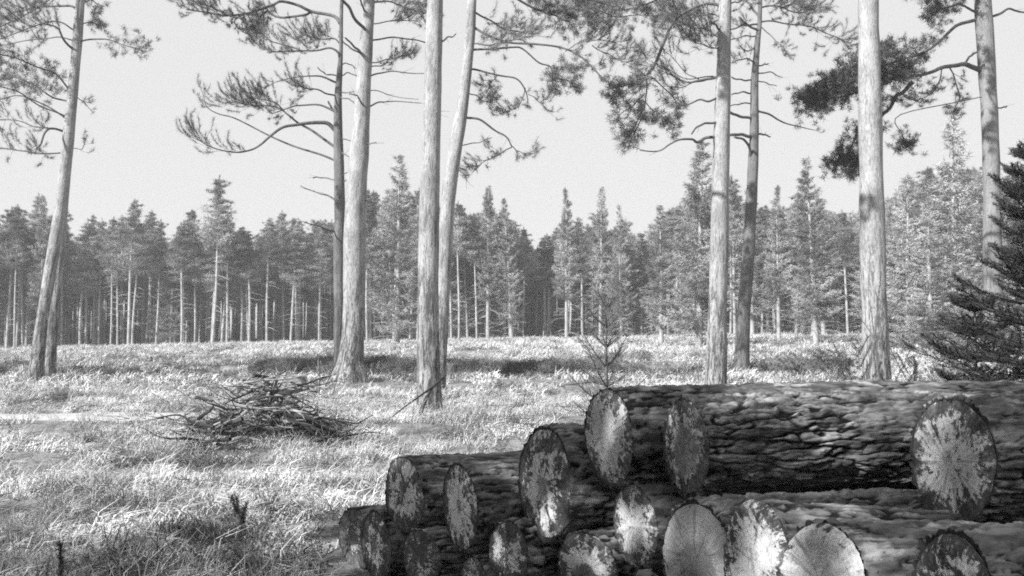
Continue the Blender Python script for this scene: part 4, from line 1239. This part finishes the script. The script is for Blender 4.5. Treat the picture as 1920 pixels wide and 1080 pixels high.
# ------------------------------------------------------------------ brushwood, sticks, stumps
def stick(mb, a, b, r0, r1, sag=.05, seg=6):
    a, b = np.array(a), np.array(b); L = np.linalg.norm(b - a)
    m1 = a + (b - a) * .33 + rng.normal(size=3) * sag * L; m2 = a + (b - a) * .66 + rng.normal(size=3) * sag * L
    tube(mb, curve([a, m1, m2, b], 10), np.linspace(r0, r1, 10), seg)
def gp(px, py):
    """ground point under a pixel"""
    d = 8.
    for _ in range(40):
        q = P(px, py, d); d2 = d + (q[2] - float(zg(q[0], d))) * 6
        d = min(80, max(4, d2))
    q = P(px, py, d); return q
bp = P(505, 810, 14.0); bx, by = bp[0], 14.0; bz = float(zg(bx, by))
pile = empty("brush_heap", (bx, by, bz), "low heap of broken branches and brushwood with a dark right side in the grass", "brush heap")
for i in range(290):
    s_ = rng.uniform(-1, 1); rad = .74
    a = np.array((bx + s_ * rad + rng.normal() * .15, by + rng.normal() * .35, bz + max(.02, .74 * (1 - s_ ** 2) * rng.uniform(.1, 1.2))))
    an = rng.normal(0, .7) + (math.pi if rng.uniform() < .5 else 0); L = rng.uniform(.25, .9)
    b = a + np.array((math.cos(an) * L, math.sin(an) * L * .7, rng.normal() * .12 - (.14 if s_ > .2 else 0)))
    b[2] = max(b[2], bz + .01)
    mb = MB(); r0 = .006 + .030 * rng.uniform(0, 1) ** 2; stick(mb, a, b, r0, r0 * .3)
    for _ in range(3):
        f = rng.uniform(.3, 1.); q = a + (b - a) * f; dv = unit((b - a) * .9 + rng.normal(size=3) * .35)
        tube(mb, np.array([q, q + dv * L * .2, q + dv * L * .38 + rng.normal(size=3) * .02]), [r0 * .4, r0 * .25, r0 * .12], 4, cap=False)
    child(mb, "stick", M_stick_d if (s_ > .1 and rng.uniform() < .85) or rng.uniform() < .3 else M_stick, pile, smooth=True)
for (p0, p1, r0, dk) in [((520, 765), (632, 815), .05, 1), ((540, 790), (625, 812), .06, 1), ((455, 825), (520, 812), .035, 1), ((530, 760), (610, 800), .03, 0),
                         ((372, 785), (400, 762), .03, 1), ((425, 810), (600, 795), .018, 0), ((600, 822), (640, 800), .05, 1), ((440, 850), (380, 820), .012, 0),
                         ((368, 745), (400, 752), .025, 1)]:
    a, b = P(p0[0], p0[1], by - .2), P(p1[0], p1[1], by - .35)
    mb = MB(); stick(mb, a, b, r0, r0 * .5, .02, 7)
    child(mb, "stick", M_stick_d if dk else M_stick, pile, smooth=True)

mn = MB()
for i in range(60):
    cx_, cy_ = bx + rng.uniform(.1, 1.1) * (1 if i % 3 else -1), by + rng.normal() * .25
    q = np.array((cx_, cy_, bz + rng.uniform(.02, .22)))
    needles(mn, q + rng.normal(size=(60, 3)) * .09, unit(rng.normal(size=(60, 3))), .07, .008)
mn.v = [q - np.array(pile.location) for q in mn.v]
tag(mn.build("dead_needles", M_stick_d, pile), kind="stuff")

def fallen(px0, py0, px1, py1, r, label, mat=M_stick, lift=0.02, twg=3):
    a, b = gp(px0, py0), gp(px1, py1); a[2] += lift; b[2] += lift
    t = empty("fallen_branch", tuple(a), label, "fallen branch")
    mb = MB(); stick(mb, a, b, r, r * .5, .02)
    for _ in range(twg):
        f = random.uniform(.3, 1); q = a + (b - a) * f; L = np.linalg.norm(b - a)
        tube(mb, np.array([q, q + unit(rng.normal(size=3) + np.array((0, 0, .8))) * L * .15]), [r * .4, r * .2], 4)
    child(mb, "limb", mat, t, smooth=True)
fallen(235, 778, 335, 793, .025, "thin grey stick lying at the end of the pale track", M_stick)
fallen(560, 755, 660, 758, .02, "long straight stick lying behind the brush heap", M_stick)
fallen(310, 795, 335, 800, .02, "short dark stick beside the pale track", M_stick_d, twg=0)
fallen(600, 700, 625, 755, .03, "dark curved branch lying behind the brush heap", M_stick_d)
fallen(0, 905, 35, 925, .03, "dark stick half buried in grass at the left edge", M_stick_d)
# branch leaning on the near centre trunk
a = P(788, 775, 15.9); b = P(832, 708, 16.1)
t = empty("fallen_branch", tuple(a), "dark broken branch propped against the foot of the near centre pine", "fallen branch")
mb = MB(); c = curve([a, P(800, 745, 15.9), P(812, 725, 15.9), b], 12); tube(mb, c, np.linspace(.035, .02, 12), 7)
stick(mb, P(812, 725, 15.9), P(735, 782, 15.2), .018, .008, .01); child(mb, "limb", M_stick_d, t, smooth=True)

def stump(px, py, r, h, label, mat=M_stump):
    q = gp(px, py); x, y, z = q[0], q[1], float(zg(q[0], q[1]))
    t = empty("tree_stump", (x, y, z), label, "tree stump")
    mb = MB(); zs = np.array((-.1, 0, .08, h * .6, h)); rr = r * np.array((1.6, 1.45, 1.15, 1.0, .97))
    tube(mb, np.stack([x + 0 * zs, y + 0 * zs, z + zs], 1), rr, 28, lambda th, s, R_: R_ * .12 * fbm(np.cos(th) * 2.5, np.sin(th) * 2.5, s * 3, 5, 3), cap=False)
    child(mb, "bark", m_far_bark, t, smooth=True)
    mb = MB(); th = np.linspace(0, 6.283, 24, endpoint=False)
    v = np.vstack([[x, y, z + h + .01], np.stack([x + r * .98 * np.cos(th), y + r * .98 * np.sin(th), z + h - .005 + .02 * np.sin(th * 3)], 1)])
    mb.add(v, [(0, 1 + i, 1 + (i + 1) % 24) for i in range(24)]); child(mb, "cut_top", mat, t)
m_far_bark = m_plain("stump_bark", .10, .40, 8)
stump(548, 735, .34, .38, "pale weathered tree stump behind the brush heap")
stump(1052, 736, .10, .14, "small dark stump in the grass left of the bright-ended log", M_stick_d)
stump(415, 684, .40, .22, "low dark stump on the bank in the middle of the left side")
stump(1195, 655, .35, .28, "far stump right of the wispy sapling")
stump(300, 690, .35, .2, "far low stump in line with the dark bank at left")
stump(925, 720, .16, .14, "little stump right of the centre pair of trunks")

# ------------------------------------------------------------------ trees behind the camera whose shade falls on the pile
def shade_tree(x, y, h, rad, seed, n=26, dens=7., low=.35):
    z0 = float(zg(x, y))
    t = empty("pine_tree", (x, y, z0), "bushy pine standing behind the viewpoint that shades the log pile", "pine tree", "pines behind the viewpoint")
    zs = np.linspace(0, h, 14)
    mb = MB(); c = np.stack([x + .1 * np.sin(zs * .4 + seed), y + .1 * np.cos(zs * .5 + seed), z0 + zs], 1)
    tube(mb, c, np.linspace(.2, .03, 14), 12); child(mb, "trunk", M_mid, t, smooth=True, attr=True)
    mw, mn = MB(), MB()
    for i in range(n):
        f = low + (1 - low) * i / n
        b0 = np.array([np.interp(f * h, zs, c[:, k]) for k in range(3)])
        a = i * 2.4 + seed; ln = rad * (1 - ((f - low) / (1 - low)) ** 1.5) * random.uniform(.7, 1.1) + .3
        dv = np.array((math.cos(a), math.sin(a), .2))
        cc = curve([b0, b0 + dv * ln * .5 + (0, 0, .1), b0 + dv * ln], 10)
        tube(mw, cc, np.linspace(.04, .01, 10), 5)
        twigs_with_needles(mw, mn, cc, .2, dens, .7, 'clump', nl=.14, nw=.05)
    b = child(mw, "branches", M_branch, t, smooth=True); mn.v = [q - np.array(t.location) for q in mn.v]; mn.build("needles", M_needle, b)
SHADE = [(-5.2, -3.0, 5.6, 1.7, 1, 24, 9, .22), (-8.2, -5.0, 10.0, 2.4, 2, 28, 8, .25), (-2.6, -4.2, 8.0, 2.0, 3, 26, 8, .2),
         (-5.0, -7.0, 11.5, 2.4, 4, 28, 8, .25), (-1.5, -8.0, 12.0, 2.4, 5, 28, 7, .25), (-10.5, -1.8, 7.6, 1.8, 6, 22, 7, .25),
         (2.5, -5.5, 9.0, 2.2, 7, 24, 6, .2), (-8.6, -.9, 7.4, 1.9, 8, 26, 8, .25), (-11.8, 1.3, 6.4, 1.9, 9, 30, 11, .2), (-10.2, .3, 6.5, 1.8, 11, 28, 10, .2), (-13.6, 2.4, 5.6, 1.8, 12, 28, 10, .2), (-5.9, -.1, 6.8, 1.7, 10, 26, 9, .25)]
rng = np.random.default_rng(6); random.seed(6)
for s_ in SHADE: shade_tree(*s_)
print("FAR TREES", cnt)

for i, (x, y, h) in enumerate([(-34, 26, 13), (-29, 27.5, 13.5), (-24.5, 24.5, 12.5), (-20.5, 26.5, 13), (-39, 28, 13)]):
    shade_tree(x, y, h, 2.4, 20 + i, 24, 7, .5)
hz = MB()
hz.add([(x, y, z) for z in (-1.6, 19.) for y in (-62, 352) for x in (-352, 352)], None, [(0, 2, 3, 1), (4, 5, 7, 6), (0, 1, 5, 4), (2, 6, 7, 3), (0, 4, 6, 2), (1, 3, 7, 5)])
hm = bpy.data.materials.new("haze_air"); hm.use_nodes = True
hm.node_tree.nodes.clear()
ho = hm.node_tree.nodes.new("ShaderNodeOutputMaterial"); pv = hm.node_tree.nodes.new("ShaderNodeVolumePrincipled")
pv.inputs["Color"].default_value = (.9, .9, .9, 1); pv.inputs["Density"].default_value = .0014
hm.node_tree.links.new(pv.outputs[0], ho.inputs["Volume"])
tag(hz.build("haze", hm), "thin pale haze over the clearing and the wood", "haze", kind="stuff")
